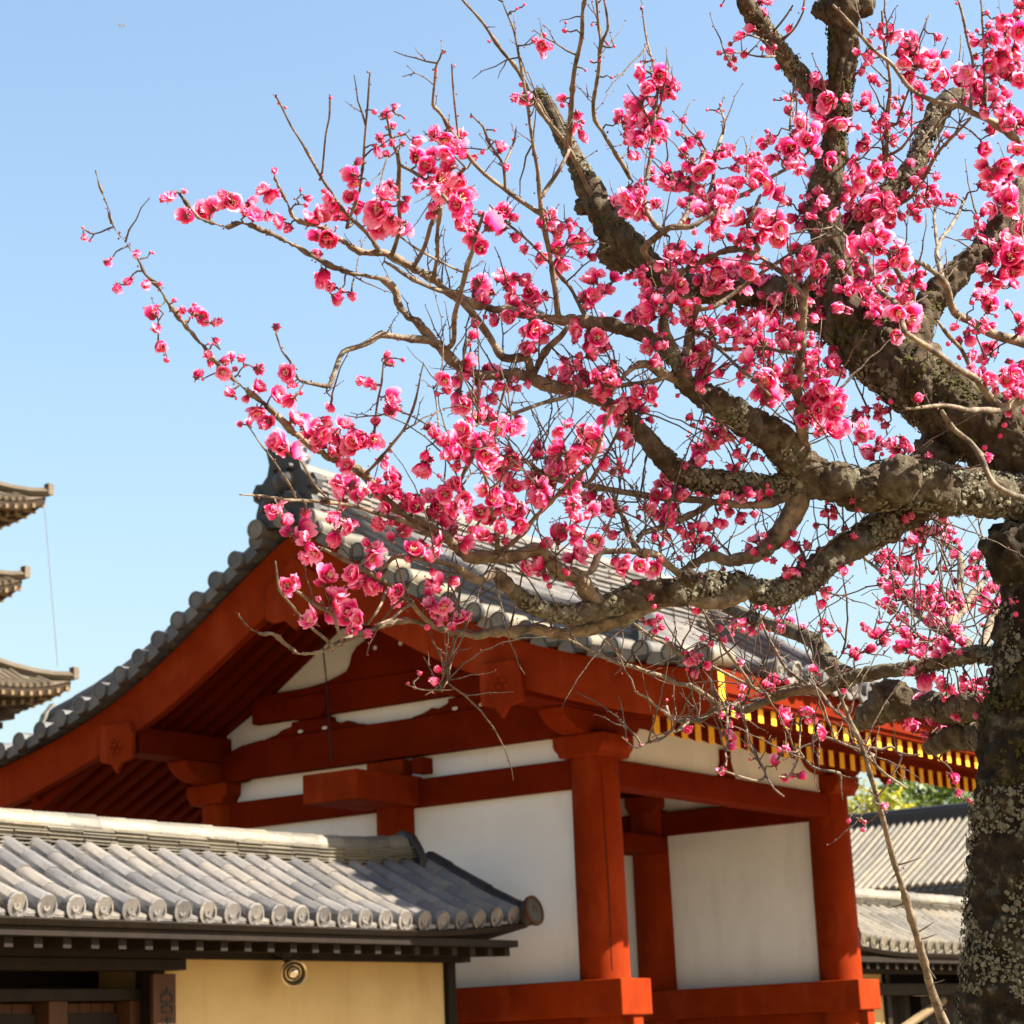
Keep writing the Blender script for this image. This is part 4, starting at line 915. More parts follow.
 ('twig', None, 4.2, 'B', '812,689,1.6 807,685,1.6 797,677,1.5 786,667,1.5 776,650,1.4 766,632,1.2 760,615,.8'),
 ('twig', None, 3.4, 'B', '456,637,1 453,650,.9 450,668,.8 447,683,.9 441,690,.9 434,691,.9 420,690,.8 406,684,.6'),
 ('branch', None, 4.1, 'B', '886,175,2.6 884,160,2.3 886,135,2.1 888,110,2 889,89,1.8 888,70,1.6 884,40,1.3 882,10,.9'),
 ('twig', None, 4.1, 'B', '887,154,1.6 900,148,1.5 911,136,1.5 920,125,1.4 928,115,1.1'),
 ('twig', None, 4.0, 'B', '896,125,1.4 899,116,1.4 905,100,1.3 911,83,1.3 914,65,1.2 918,46,1.1 930,14,.7'),
 ('twig', None, 3.6, 'B', '971,116,1.6 972,80,1.5 971,56,1.5 966,38,1.4 961,15,1.3 956,-4,1.1'),
 ('twig', None, 3.5, 'B', '986,122,1.3 985,100,1.2 984,83,1.2 983,40,1.1 981,-4,.9'),
 ('branch', None, 4.1, 'B', '898,205,2 911,196,1.9 922,180,1.8 936,159,1.8 952,138,1.7 971,117,1.5'),
 ('branch', None, 3.9, 'B', '902,325,3 897,308,2.8 888,297,2.7 880,289,2.6 871,272,2.4 862,256,2.3 850,242,2.1 833,227,1.6'),
 ('branch', None, 3.9, 'B', '915,332,3 914,300,2.9 914,290,2.8 906,279,2.7 898,267,2.5 889,252,2'),
 ('branch', None, 4.2, 'B', '940,275,3 938,255,2.6 940,240,2.2 950,228,2 957,215,1.7 965,200,1.2'),
 ('twig', None, 4.2, 'B', '939,250,1.8 935,235,1.6 934,215,1.5 936,205,1.1'),
 ('twig', None, 4.0, 'B', '790,72,1.6 793,85,1.3 791,105,1.1 789,130,.8'),
 ('twig', None, 4.0, 'B', '778,54,1.3 768,56,1.2 755,56,1.1 742,52,.9'),
 ('twig', None, 4.0, 'B', '765,40,1.2 757,37,1.1 748,35,.9'),
 ('twig', None, 4.0, 'B', '773,30,1.3 782,18,1.2 792,4,1'),
 ('twig', None, 4.0, 'B', '780,40,1.3 792,28,1.2 803,10,.8'),
 ('branch', None, 3.6, 'B', '664,235,2.6 652,222,2.4 644,205,2.3 644,190,2.2 648,170,2.1 652,150,2 655,125,1.9 656,105,1.7 657,85,1.4 652,65,1.1 646,40,1 642,10,.7'),
 ('branch', None, 3.6, 'B', '678,225,2.4 688,210,2.3 692,195,2.2 695,180,2 700,165,1.8 706,150,1.5'),
 ('branch', None, 3.7, 'B', '708,196,2 714,180,1.8 717,160,1.8 720,145,1.9 724,130,1.7 724,118,1.3 720,108,.9'),
 ('branch', None, 3.6, 'B', '722,206,2.3 738,197,2.2 757,187,2.2 775,176,2.1 795,163,2 808,152,1.6'),
 ('branch', None, 3.6, 'B', '760,250,2 752,236,2.2 748,222,2.2 755,208,2 760,195,1.8'),
 ('branch', None, 3.5, 'B', '696,310,2.2 712,308,2.1 730,297,2.1 748,284,2 765,270,2 785,258,2 812,246,1.8 840,235,1.4'),
 ('branch', None, 3.5, 'B', '695,332,2.3 708,336,2.2 720,346,2.2 735,348,2.1 760,349,2 790,353,1.8'),
 ('branch', None, 3.5, 'B', '702,333,2.1 715,342,2 728,355,1.9 742,370,1.8 757,383,1.6 770,395,1.3'),
 ('branch', None, 3.5, 'B', '588,320,2.4 578,302,2.2 572,290,2 562,278,1.8 550,262,1.6 536,248,1.4 520,234,1.4 505,222,1.2 490,205,1'),
]
def parse(s): return [tuple(float(q) for q in p.split(',')) for p in s.split()]
SEG = []         # (x, y, r, depth) samples of all branches
def near(x, y, rmax=60, skip_thin=0):
    b = None
    for q in SEG_A[0]:
        pass
    return b
class Pool:
    def __init__(s): s.a = np.zeros((0, 4))
    def add(s, rows): s.a = np.vstack([s.a, np.array(rows)])
    def near(s, x, y):
        d = np.hypot(s.a[:, 0]-x, s.a[:, 1]-y); i = int(np.argmin(d)); return s.a[i], float(d[i])
    def near_set(s, x, y, rmax):
        d = np.hypot(s.a[:, 0]-x, s.a[:, 1]-y); return s.a[d < rmax], d[d < rmax]
POOL = Pool()
def catmull(P, per):
    P = np.array(P, float); n = len(P); out = []
    for i in range(n-1):
        p0, p1, p2, p3 = P[max(i-1, 0)], P[i], P[i+1], P[min(i+2, n-1)]
        k = max(2, int(np.hypot(*(p2-p1)[:2])/per))
        for j in range(k):
            t = j/k
            out.append(.5*((2*p1)+(-p0+p2)*t+(2*p0-5*p1+4*p2-p3)*t*t+(-p0+3*p1-3*p2+p3)*t**3))
    out.append(P[-1]); return np.array(out)
pt0 = px(1028, 1024, 3.95)
tree = thing('plum_tree', (px(1030, 1440, 3.95)[0], px(1030, 1440, 3.95)[1], 0), 'old plum tree with mossy trunk and bare twigs full of bright pink blossoms', 'tree')
MATS = {'T': BARK_T, 'M': BARK_M, 'L': BARK_L, 'B': BARK_B}
THICK = []
for bi, (kind, d0, d1, mk, sp) in enumerate(BR):
    pts = parse(sp)
    if d0 is None:
        q, dd = POOL.near(pts[0][0], pts[0][1]); d0 = q[3]
        if 1.5 < dd < 14: pts = [(q[0], q[1], pts[0][2]*1.15)]+pts
    n = len(pts)
    L = np.r_[0, np.cumsum([math.hypot(pts[i+1][0]-pts[i][0], pts[i+1][1]-pts[i][1]) for i in range(n-1)])]; L /= L[-1]
    wob = rnd.uniform(-.05, .05); ph = rnd.uniform(0, 6)
    P4 = [(p[0], p[1], p[2], d0+(d1-d0)*L[i]+(wob*math.sin(L[i]*5+ph)-wob*math.sin(ph))*min(1, L[i]*4)) for i, p in enumerate(pts)]
    C4 = catmull(P4, 2.2 if pts[0][2] > 8 else 5)
    POOL.add(C4)
    big = max(p[2] for p in pts) > 8
    W3 = []; RR = []
    for (x, y, r, d) in C4:
        w3 = Vector(px(x, y, d)); rad = max(r, .45)*d/FPX*(.92 if big and bi else 1)
        if not big:      # small crook and knots of a twig
            w3 += Vector((noise.noise(w3*9), noise.noise(w3*9+Vector((7, 0, 0))), noise.noise(w3*9+Vector((0, 9, 0)))))*min(.008, rad*1.9)
            rad *= 1+.22*noise.noise(w3*60)+.16*noise.noise(w3*130)+(.35 if noise.noise(w3*38) > .38 else 0)
        W3.append(w3); RR.append(rad)
    if bi == 0:
        W3 = [Vector((W3[0].x+.03, W3[0].y-.02, -.03))]+[Vector((W3[0].x+.02, W3[0].y, .25))]+[Vector((W3[0].x, W3[0].y, .7))]+W3; RR = [.34, .24, .19]+RR
    def disp(p, r, i):
        a = noise.noise(p*11); b = noise.noise(p*34+Vector((3, 1, 2))); c = noise.noise(p*80)
        k = .8 if mk in 'TM' else 1
        q = Vector((p.x*1.6, p.y*1.6, p.z*.8)); f = max(0, .22-abs(noise.noise(q*23)))/.22; f2 = max(0, .2-abs(noise.noise(q*55+Vector((5, 5, 5)))))/.2
        return r*(1+.17*k*a+.10*b)+(.0040*b+.0026*c-.0075*f-.0040*f2+.003)*(1 if r > .02 else .4)
    nseg = 88 if max(RR) > .05 else (32 if big else (9 if pts[0][2] > 3 else 6))
    mb = MB(); mb.tube(W3, RR, nseg, True, disp=disp if big else None)
    nm = kind
    if big:
        thin = [r*FPX/4 < 6.5 for r in RR]
        mb.m = [1 if thin[min(i//nseg, len(RR)-1)] else 0 for i in range(len(mb.f))]
    mb.build(nm, [MATS[mk], BARK_B], tree, smooth=True)
    if big:
        for i, w3 in enumerate(W3[:-1]): THICK.append((w3, RR[i], (W3[i+1]-w3).normalized(), mk))
# knot on the trunk under the limb, burrs on the limbs
def burr(x, y, d, r, mat, seed):
    m = MB(); c = Vector(px(x, y, d)); R_ = r*d/FPX; n = 22; vs = []; fs = []
    for i in range(n+1):
        th = math.pi*i/n
        for j in range(2*n):
            ph = math.pi*j/n; q = Vector((math.sin(th)*math.cos(ph), math.sin(th)*math.sin(ph), math.cos(th)))
            vs.append(c+q*R_*(1+.28*noise.noise(q*2.2+Vector((seed, 0, 0)))+.16*noise.noise(q*6+Vector((0, seed, 0)))+.08*noise.noise(q*15)))
    for i in range(n):
        for j in range(2*n): fs.append((i*2*n+j, i*2*n+(j+1) % (2*n), (i+1)*2*n+(j+1) % (2*n), (i+1)*2*n+j))
    m.add(vs, fs); m.build('burr', mat, tree, smooth=True)
burr(1016, 552, 3.9, 32, BARK_T, 1); burr(900, 478, 3.72, 22, BARK_L, 2); burr(838, 480, 3.7, 17, BARK_L, 3); burr(936, 456, 4.0, 22, BARK_L, 4)
burr(620, 250, 4.2, 22, BARK_M, 5); burr(585, 205, 4.25, 10, BARK_M, 6); burr(890, 700, 4.3, 21, BARK_L, 7); burr(718, 400, 3.62, 12, BARK_L, 8); burr(690, 578, 3.6, 9, BARK_L, 9); burr(842, 8, 4.1, 20, BARK_L, 10); burr(862, 4, 4.1, 13, BARK_L, 11); burr(822, 10, 4.1, 10, BARK_L, 12)
# lichen crusts and moss tufts standing off the bark
r5 = random.Random(5); lv = MB(); mv = MB()
for (c, r, tdir, mk) in THICK:
    if r < .011: continue
    cnt = {'T': 50, 'M': 34, 'L': 42}.get(mk, 3)*r/.05
    k = int(cnt)+(1 if r5.random() < cnt % 1 else 0)
    for _ in range(k):
        q = Vector((r5.gauss(0, 1), r5.gauss(0, 1), r5.gauss(0, 1))); q = (q-tdir*q.dot(tdir))
        if q.length < .1: continue
        q.normalize(); p = c+q*r*r5.uniform(.9, 1.10)+tdir*r5.uniform(-.006, .006)
        if noise.noise(p*9) < (-.08 if mk == 'T' else -.05): continue
        mo = mk in 'MT' and noise.noise(p*5+Vector((4, 4, 4))) > (.0 if mk == 'M' else .2)
        s = r5.uniform(.0012, .0044)*(1 if r5.random() < .8 else 1.7); u = q.cross(Vector((r5.gauss(0, 1), r5.gauss(0, 1), r5.gauss(0, 1)))).normalized(); v = q.cross(u)
        n = 6; vs = [p+q*s*r5.uniform(.2, .7)]
        for j in range(n):
            a = 2*math.pi*j/n; vs.append(p+(u*math.cos(a)+v*math.sin(a))*s*r5.uniform(.6, 1.3)+q*s*r5.uniform(-.4, .5))
        (mv if mo else lv).add(vs, [(0, 1+j, 1+(j+1) % n) for j in range(n)])
tag(lv.build('lichen', LICH, tree), kind='stuff'); tag(mv.build('moss', MOSS, tree), kind='stuff')
# thorns of the bare shoot
for (x, y, x2, y2) in ((918, 934, 934, 922), (905, 902, 888, 908), (929, 995, 913, 996), (897, 868, 922, 857), (893, 850, 886, 846), (899, 872, 889, 880), (908, 890, 913, 880), (919, 938, 937, 934), (924, 962, 936, 979), (931, 985, 944, 980), (938, 1008, 946, 1009), (880, 805, 872, 800), (912, 912, 905, 909)):
    q, _ = POOL.near(x, y); a = px(q[0], q[1], q[3]); b = px(x2, y2, q[3]-.01); mid = (np.array(a)+b)/2+np.array([0, 0, -.001])
    m = MB(); m.tube([a, mid, b], [.0019, .0013, .0005], 5); m.build('thorn', BARK_W, tree)


# ---------------- blossoms
BL = """84,236,5 106,262,5 137,252,5 136,256,5 172,195,8 184,191,5 187,216,9 203,211,10 214,207,10 226,204,8 233,202,10 246,212,10 254,218,10 263,191,8 250,203,8 117,287,7
270,193,11 274,170,5 281,220,9 268,214,6 306,198,5 305,205,4 324,190,4 320,215,13 333,207,12 310,222,11 328,238,12 318,236,9 345,218,8 352,174,10 350,197,8 355,178,8 379,210,14 384,195,12 388,188,8 391,182,6 384,115,8 394,106,5 393,127,5 381,137,7 377,149,6 401,135,4 388,155,5 403,144,5 417,157,9 425,165,9 430,170,9 421,184,7 433,134,10 446,153,10 455,150,9 440,180,12 450,190,13 435,203,8 458,205,11 378,226,12 383,222,8 405,198,5 314,253,6 323,272,9 460,178,10
146,283,7 160,284,4 175,301,4 154,315,9 156,307,5 183,311,6 194,313,9 195,306,4 214,323,6 160,344,8 215,340,5 208,354,7 210,361,6 223,361,7 222,372,8 240,358,6 197,376,7 232,394,7 259,369,9 275,327,6 258,388,9 287,373,9 293,383,7 276,395,10 291,399,10 257,411,10 268,422,9 265,426,7 241,424,5 249,424,5 294,419,11 302,417,9 303,428,7 280,443,13 317,430,10 320,440,8 310,437,8 330,407,5
322,277,10 333,287,8 335,297,8 386,356,5 392,364,6 363,380,7 389,398,10 391,406,7 331,406,5 342,425,9 320,433,10 335,436,10 349,446,11 355,440,9 374,440,9 384,462,6 340,450,8 445,380,8 456,379,8 471,337,7 479,282,12 478,298,6 486,305,8 484,302,6 479,378,11 492,372,9 498,384,8 508,386,6 515,388,5 463,402,12 475,398,10 480,410,9 477,420,10 488,417,9 468,420,7 507,285,9 512,297,8 511,315,9 435,435,9 450,443,12 465,440,12 480,440,10 500,428,10 515,424,10 512,430,8 485,452,9 488,465,11 500,458,8 512,460,10 424,466,12
281,446,12 272,508,7 279,506,8 275,514,7 284,522,8 288,533,8 303,528,13 297,537,8 307,538,8 306,555,9 315,553,8 328,576,11 287,585,9 295,580,6 290,594,5 297,582,5 335,596,12 318,599,5 312,621,12 351,611,11 359,619,8 355,628,6 336,535,11 337,515,10 343,490,12 352,485,11 357,496,8 354,574,11 366,580,8 370,585,8 380,585,6 375,550,10 370,566,6 402,532,12 384,493,9 395,495,10 403,505,10 387,510,8 395,487,9 438,505,12 430,512,10 415,497,8 412,550,9 420,553,8 398,591,8 396,598,6 437,547,10 436,610,9 361,443,9 352,448,10 367,440,8
450,450,11 465,445,11 478,440,9 487,452,8 485,468,12 500,470,10 507,458,10 516,460,7 537,456,9 560,450,13 570,455,10 590,440,13 588,452,12 596,435,10 556,470,8 572,470,10 580,478,6 455,485,11 445,488,8 465,500,9 460,503,7 435,505,11 450,515,12 441,522,9 440,540,9 464,542,10 495,492,10 485,490,8 510,485,8 536,480,12 543,488,13 540,498,10 518,508,13 525,510,9 516,518,8 480,513,9 490,520,10 500,530,8 493,537,7 565,490,9 569,504,10 575,500,7 586,498,9 593,512,9 604,508,10 610,505,8 612,515,6 558,537,12 565,530,8 575,527,9 577,520,7 615,534,7 593,545,9 577,555,11 570,560,8 540,568,10 535,563,6 545,575,6 622,568,9 612,472,6 622,470,7 602,462,7 440,582,9 438,590,7 442,607,9 440,615,9 460,618,9 623,437,8 515,430,6
543,44,8 550,46,6 565,30,4 523,98,8 533,103,6 564,98,6 563,105,4 573,125,7 581,133,6 570,155,5 500,150,7 435,135,8 447,153,9 465,135,4 475,157,5 483,152,4 505,167,5 625,122,6
460,198,12 458,208,12 470,212,9 490,226,13 495,215,9 473,238,10 480,248,8 503,212,8 548,222,8 541,225,6 555,232,8 560,226,6 569,227,6 560,262,12 570,243,10 578,240,10 583,250,9 585,237,6 525,248,7 536,247,5 508,284,8 522,280,10 528,293,8 537,302,6 547,298,4 515,305,9 510,313,9 528,313,8 532,330,11 540,335,9 528,345,10 535,350,6 578,332,9 590,333,10 597,338,10 588,343,8 593,280,11 590,297,9 600,287,7 585,295,6 616,315,5 634,317,4 645,310,9 648,298,7 640,276,5 630,276,5 648,342,6 553,373,6 548,377,5 570,370,11 575,382,9 565,385,9 582,375,8 600,380,9 605,385,8 608,373,8 528,382,6 640,200,11 648,280,9
660,75,10 650,88,10 665,92,9 640,105,10 655,108,6 635,118,10 643,135,10 638,142,9 630,153,6 652,155,4 661,132,9 658,140,6 668,120,5 682,120,5 635,205,11 644,192,6 654,178,5 665,180,8 680,175,9 690,165,10 688,140,7 705,155,10 722,155,8 692,185,10 675,185,8 733,168,6 741,160,7 755,160,6 771,157,7 773,138,7 790,148,11 798,155,9 800,125,8 808,140,10 760,178,10 770,185,11 775,195,8 757,170,9 730,185,9 735,195,8 715,195,11 720,205,10 700,205,9 695,200,7 742,35,7 763,14,7 790,27,5 769,47,6 731,52,6 733,59,6 745,53,5 780,66,5 791,96,6 810,100,6 722,5,3 803,8,3
823,85,8 829,100,11 825,122,12 835,112,8 842,122,7 860,145,9 865,140,6 871,52,7 867,60,6 880,29,6 872,35,5 860,72,6 873,80,7 868,100,7 908,37,8 915,37,6 900,53,11 905,60,9 928,57,12 935,67,9 922,65,7 919,93,8 902,122,7 884,116,7 878,130,6 893,137,6 895,105,6 960,82,10 970,70,12 977,75,9 985,97,11 978,102,8 990,93,8 988,35,7 992,42,6 1010,25,12 1020,30,10 1003,18,8 1000,55,11 1005,65,9 1015,50,9 1020,80,9 988,55,6 972,35,5 993,80,6 1005,120,10 1000,110,7 1018,130,9 1015,115,8 1022,5,8 997,170,13 990,175,10 1018,150,9 1010,200,12 1005,190,9 948,136,5 962,137,5 926,158,6 923,172,7 930,188,7 938,195,8 945,202,6 925,198,6 830,182,9 855,165,9 860,180,10 870,190,10 880,170,6 890,172,8 885,165,6 815,175,10 820,160,8 815,190,9 840,178,8 885,195,9 895,198,9 907,195,8 875,205,10 865,200,9 815,205,8
633,203,10 700,213,9 710,208,9 720,210,9 715,225,9 718,235,6 695,232,5 765,225,13 775,220,12 780,228,9 760,235,8 740,240,7 750,243,6 668,255,10 675,250,7 693,255,10 680,262,6 715,270,9 705,275,8 720,280,11 712,285,9 738,270,10 748,272,9 745,262,7 655,285,10 665,288,8 650,310,12 655,303,8 640,274,6 632,274,5 680,290,9 690,295,11 675,300,8 685,308,11 695,300,6 700,285,6 710,298,6 703,320,9 697,325,7 730,325,12 727,335,8 740,310,7 750,320,6 748,340,10 755,335,7 762,283,10 770,293,9 778,300,11 785,300,9 772,312,11 765,308,8 790,262,10 800,255,9 808,260,9 785,340,9 793,335,7 775,328,8 795,315,5 653,342,8 662,348,10 657,340,7 697,355,12 692,360,8 705,375,9 700,383,7 710,365,7 750,360,11 745,370,7 760,355,6 770,365,6 788,372,8 782,377,6 770,393,14 765,385,9 806,355,9 808,345,6 808,300,6 805,380,8 790,390,7 606,380,9 600,390,9 610,372,6 640,392,8 650,395,8 635,397,6 650,390,5 678,395,4 726,365,5 740,382,5 807,400,9 615,405,8 641,409,6
820,205,9 830,215,8 815,222,7 845,218,9 850,210,8 862,210,9 870,215,8 872,205,7 893,213,10 890,222,8 885,205,8 912,213,6 918,208,6 862,232,13 858,238,10 870,246,11 880,248,9 885,265,9 895,258,10 902,252,8 860,280,11 857,275,8 865,295,11 868,292,6 878,310,9 870,312,8 885,318,10 908,318,15 898,312,10 875,280,8 885,290,7 905,285,7 915,280,8 918,275,6 820,265,9 815,275,8 822,285,9 838,265,6 840,270,6 815,300,9 820,312,8 835,308,9 842,312,8 832,318,7 842,290,7 848,312,7 842,338,6 832,348,6 814,358,8 830,365,9 838,362,7 815,375,8 822,395,12 815,400,9 835,392,9 840,397,7 907,390,8 912,385,6 918,394,5 878,408,7 985,242,12 993,237,11 1000,250,10 1010,258,12 1017,250,10 1005,265,9 980,225,7 990,275,8 1000,275,9 1018,230,11 1010,205,10 1020,205,7 985,295,10 990,303,9 980,297,7 993,307,6 978,325,6 985,320,6 1020,270,9 1018,330,7 968,338,8 966,335,5 985,360,8 992,355,5 987,378,8 982,372,5 992,382,6 1004,370,6 1015,375,9 1020,370,8 1018,385,8 1008,395,7 1015,393,7 960,357,4 949,344,4
622,412,9 615,418,7 642,412,6 620,437,7 628,440,6 688,418,5 692,425,4 702,422,5 710,435,10 717,432,8 728,436,9 722,430,7 738,451,6 697,450,8 693,462,10 703,460,7 685,465,6 735,470,7 730,475,5 745,460,5 755,455,6 720,420,8 665,480,8 660,485,6 675,490,9 685,492,7 668,505,9 650,512,8 645,508,6 667,518,10 663,522,7 665,535,6 680,528,6 690,525,6 655,535,6 710,494,8 740,497,9 748,493,7 760,495,7 770,494,6 725,498,7 740,515,8 730,510,7 720,522,7 700,530,8 707,528,7 705,540,7 697,540,6 690,550,7 685,545,5 755,540,8 750,548,6 765,535,5 713,550,6 795,545,8 792,533,5 785,542,6 806,543,6 773,560,6 792,570,8 800,562,6 788,577,6 625,568,9 640,565,8 654,568,9 636,582,5 650,598,6 668,594,5 723,570,4 785,432,7 805,410,9
822,410,11 815,415,8 855,422,10 862,428,8 867,435,7 868,448,8 862,418,6 877,415,7 883,425,5 880,408,7 893,445,8 898,448,7 885,443,6 890,460,6 928,467,7 823,430,6 818,433,5 1000,444,11 995,445,8 1005,440,6 998,428,5 1018,422,8 1010,418,6 833,508,6 825,512,6 858,508,6 817,525,5 833,533,5 845,527,4 853,537,6 842,543,6 845,570,6 825,590,7 921,528,11 915,541,7 922,540,6 940,522,6 945,532,7 950,540,7 943,540,5 955,542,5 878,558,7 882,553,6 893,558,7 908,558,8 899,567,6 905,568,5 918,572,7 922,568,5 880,580,6 892,577,6 985,553,7 974,572,9 980,568,6 955,582,5 998,565,6 945,567,4 993,585,7 988,587,5 907,593,9 900,590,7 913,600,6 927,595,9 940,600,8 888,602,6 958,600,7 972,602,7 990,608,8 1005,605,8 1012,590,5
650,622,6 656,630,5 643,618,4 660,628,5 667,639,4 699,610,6 733,622,6 735,628,5 746,622,7 752,628,6 763,608,6 775,610,7 785,605,6 770,627,5 780,628,7 790,622,7 803,627,5 723,640,5 718,627,5 703,637,5 711,643,5 690,657,7 685,655,5 696,660,6 694,672,6 740,661,5 740,687,5 745,688,4 772,680,7 771,687,6 741,700,5 733,708,3 722,714,5 738,714,5 730,723,5 685,729,6 690,727,4 725,734,7 732,737,5 730,747,6 723,770,6 784,717,9 788,725,6 800,712,6 808,712,7 807,718,5 787,750,6 780,750,4 775,763,7 775,757,5 785,777,6 793,775,5 800,776,6
826,624,6 830,633,6 863,625,4 876,634,7 882,637,8 893,627,4 852,655,6 868,650,7 873,648,5 888,600,6 886,607,5 903,615,6 898,617,5 907,633,9 913,637,7 899,646,8 923,647,8 925,640,6 937,618,8 935,615,6 920,610,6 953,630,8 947,648,9 940,642,7 938,655,6 954,650,6 960,600,6 958,595,5 1002,615,7 1007,605,6 982,626,4 925,678,10 918,677,7 945,686,7 950,688,5 970,688,9 965,685,6 975,690,7 978,682,6 991,670,5 987,690,5 842,690,5 815,670,6 911,722,8 908,716,6 913,730,5 927,723,6 935,723,7 940,725,6 924,735,7 957,714,7 967,713,6 977,714,5 985,714,5 824,733,8 820,738,6 813,718,5 952,776,7 955,781,4 958,792,5 968,800,4 972,805,3 891,782,4
866,823,4 862,820,4 848,820,4 862,830,4 883,806,5 419,672,4 437,681,6 432,679,4"""
BUDS = """83,228 112,258 150,253 321,176 320,180 402,143 218,322 377,459 489,42 634,325 540,295 824,343 478,525 637,284 153,253 90,240 276,97 279,103 285,107 330,98 384,117 404,118 471,116 494,130 495,141 513,140 566,22 720,105 718,112 724,110 708,110 641,8 646,62 641,61 654,60 884,24 886,60 889,75 887,90 890,100 957,3 964,20 968,32 905,70 903,77 909,82 690,432 692,440 688,436 445,52 436,70 461,298 455,66 524,5 517,8 607,43 614,46 592,24 585,70 600,60 591,62 611,78 350,208 336,228 342,212 300,190 390,145 396,150 386,128 380,158 214,344 208,344 190,318 180,316 152,310 244,366 252,420 236,398 203,379 297,385 262,365 640,745 626,740 666,700 415,688 408,683 700,722 745,745 750,760 793,60 797,90 775,100 905,120 915,128 922,110"""
PETAL, t, b = nodes('petal_pink')
tc = t.nodes.new('ShaderNodeTexCoord'); at = t.nodes.new('ShaderNodeAttribute'); at.attribute_name = 'petal'
rp = t.nodes.new('ShaderNodeValToRGB'); e = rp.color_ramp.elements
e[0].position = 0; e[0].color = (.52, .005, .105, 1); e[1].position = 1; e[1].color = (.92, .36, .53, 1)
k = rp.color_ramp.elements.new(.55); k.color = (.82, .044, .235, 1)
t.links.new(at.outputs['Fac'], rp.inputs[0])
t.links.new(rp.outputs[0], b.inputs['Base Color']); b.inputs['Roughness'].default_value = .6; b.inputs['Specular IOR Level'].default_value = .2
tr = t.nodes.new('ShaderNodeBsdfTranslucent'); mx = t.nodes.new('ShaderNodeMixShader'); mx.inputs[0].default_value = .5
t.links.new(rp.outputs[0], tr.inputs[0])
t.links.new(b.outputs[0], mx.inputs[1]); t.links.new(tr.outputs[0], mx.inputs[2]); t.links.new(mx.outputs[0], t.nodes['Material Output'].inputs[0])
def plain(name, c, r=.6):
    m, t, b = nodes(name); b.inputs['Base Color'].default_value = (*c, 1); b.inputs['Roughness'].default_value = r; return m
CALYX = plain('calyx_red', (.16, .02, .025)); STAM = plain('stamen', (.80, .60, .36)); BUDM = plain('bud_pink', (.62, .03, .12), .5)
FM = [PETAL, CALYX, STAM]
def flower(seed, open_, rings=((5, 1.0, 1.0), (5, .84, .62), (5, .62, .34))):
    r = random.Random(seed); V = []; F = []; MI = []; A = []; TN = r.uniform(-.16, .22)
    for ri, (n, size, flat) in enumerate(rings):
        off = ri*math.pi/n+r.uniform(-.2, .2)
        for p in range(n):
            ang = off+2*math.pi*p/n+r.uniform(-.14, .14); sz = size*r.uniform(.72, 1.12)
            el = math.radians(78-64*flat*open_+r.uniform(-17, 17)); cup = math.radians(70*(.7+.5*(1-open_)))*r.uniform(.7, 1.2)
            na, nb = 5, 4; o = len(V); s1, s2 = r.uniform(0, 9), r.uniform(0, 9)
            ca, sa = math.cos(ang), math.sin(ang); tint = r.uniform(-.16, .16)+TN
            for i in range(na+1):
                a = i/na; wd = .50*math.sin(math.pi*min(1, .10+.80*a))**.75
                if i == na: wd *= .72
                # path of the petal's middle line, curling up into a cup
                th = el; rr = .06; zz = 0
                steps = 6
                for q in range(steps):
                    th2 = el+(cup*(a*(q+.5)/steps))*.75-.25*cup*0
                    rr += sz*a/steps*math.cos(th2); zz += sz*a/steps*math.sin(th2)
                for j in range(nb+1):
                    bt = j/nb*2-1; y = bt*wd*sz; lift = .22*wd*sz*bt*bt
                    rf = .09*a*sz*math.sin(3*bt+s1+5*a)+(.06*a*sz*math.sin(6*bt+s2))
                    x = rr-lift*math.sin(el)*.8+rf*.5; z = zz+lift*.7+rf
                    if i == na: x += 0.02*sz*(1-bt*bt)
                    V.append((ca*x-sa*y, sa*x+ca*y, z)); A.append(min(1, max(0, a*.85+.15*abs(bt)*a+tint+(.10 if ri == 0 else 0))))
            for i in range(na):
                for j in range(nb): F.append((o+i*(nb+1)+j, o+i*(nb+1)+j+1, o+(i+1)*(nb+1)+j+1, o+(i+1)*(nb+1)+j)); MI.append(0)
    def tubes(p0, p1, r0, r1, n, mi):
        m = MB(); m.tube([p0, ((p0[0]+p1[0])/2, (p0[1]+p1[1])/2, (p0[2]+p1[2])/2), p1], [r0, (r0+r1)/2, r1], n); o = len(V)
        V.extend(m.v); A.extend([0]*len(m.v)); F.extend([tuple(i+o for i in f) for f in m.f]); MI.extend([mi]*len(m.f))
    tubes((0, 0, -.20), (0, 0, .05), .10, .20, 7, 1)
    tubes((0, 0, -.45), (0, 0, -.18), .045, .05, 5, 1)
    for q in range(5):
        a = q*1.2566+.3; tubes((.1*math.cos(a), .1*math.sin(a), -.03), (.36*math.cos(a), .36*math.sin(a), .04), .09, .03, 4, 1)
    for q in range(15):
        a = r.uniform(0, 6.28); s_ = r.uniform(.08, .3); h = r.uniform(.36, .55)
        tubes((.03*math.cos(a), .03*math.sin(a), .05), (s_*math.cos(a), s_*math.sin(a), h), .013, .034, 4, 2)
    V = np.array(V); V[:, 2] -= .18
    V /= np.percentile(np.linalg.norm(V, axis=1), 97)
    return V, F, MI, np.array(A)
def budmesh(seed):
    r = random.Random(seed); m = MB()
    zs = np.linspace(-.2, 1.15, 8); m.tube([(0, 0, z) for z in zs], [.30, .52, .70, .78, .74, .58, .34, .05], 9, True, 0)
    m.tube([(0, 0, -.5), (0, 0, -.2), (0, 0, .12), (0, 0, .32)], [.16, .36, .62, .70], 8, True, 1)
    V = np.array(m.v); V[:, 0] *= r.uniform(.85, 1.05); return V, [tuple(f) for f in m.f], list(m.m), np.clip(.25+.4*(V[:, 2]), 0, .7)
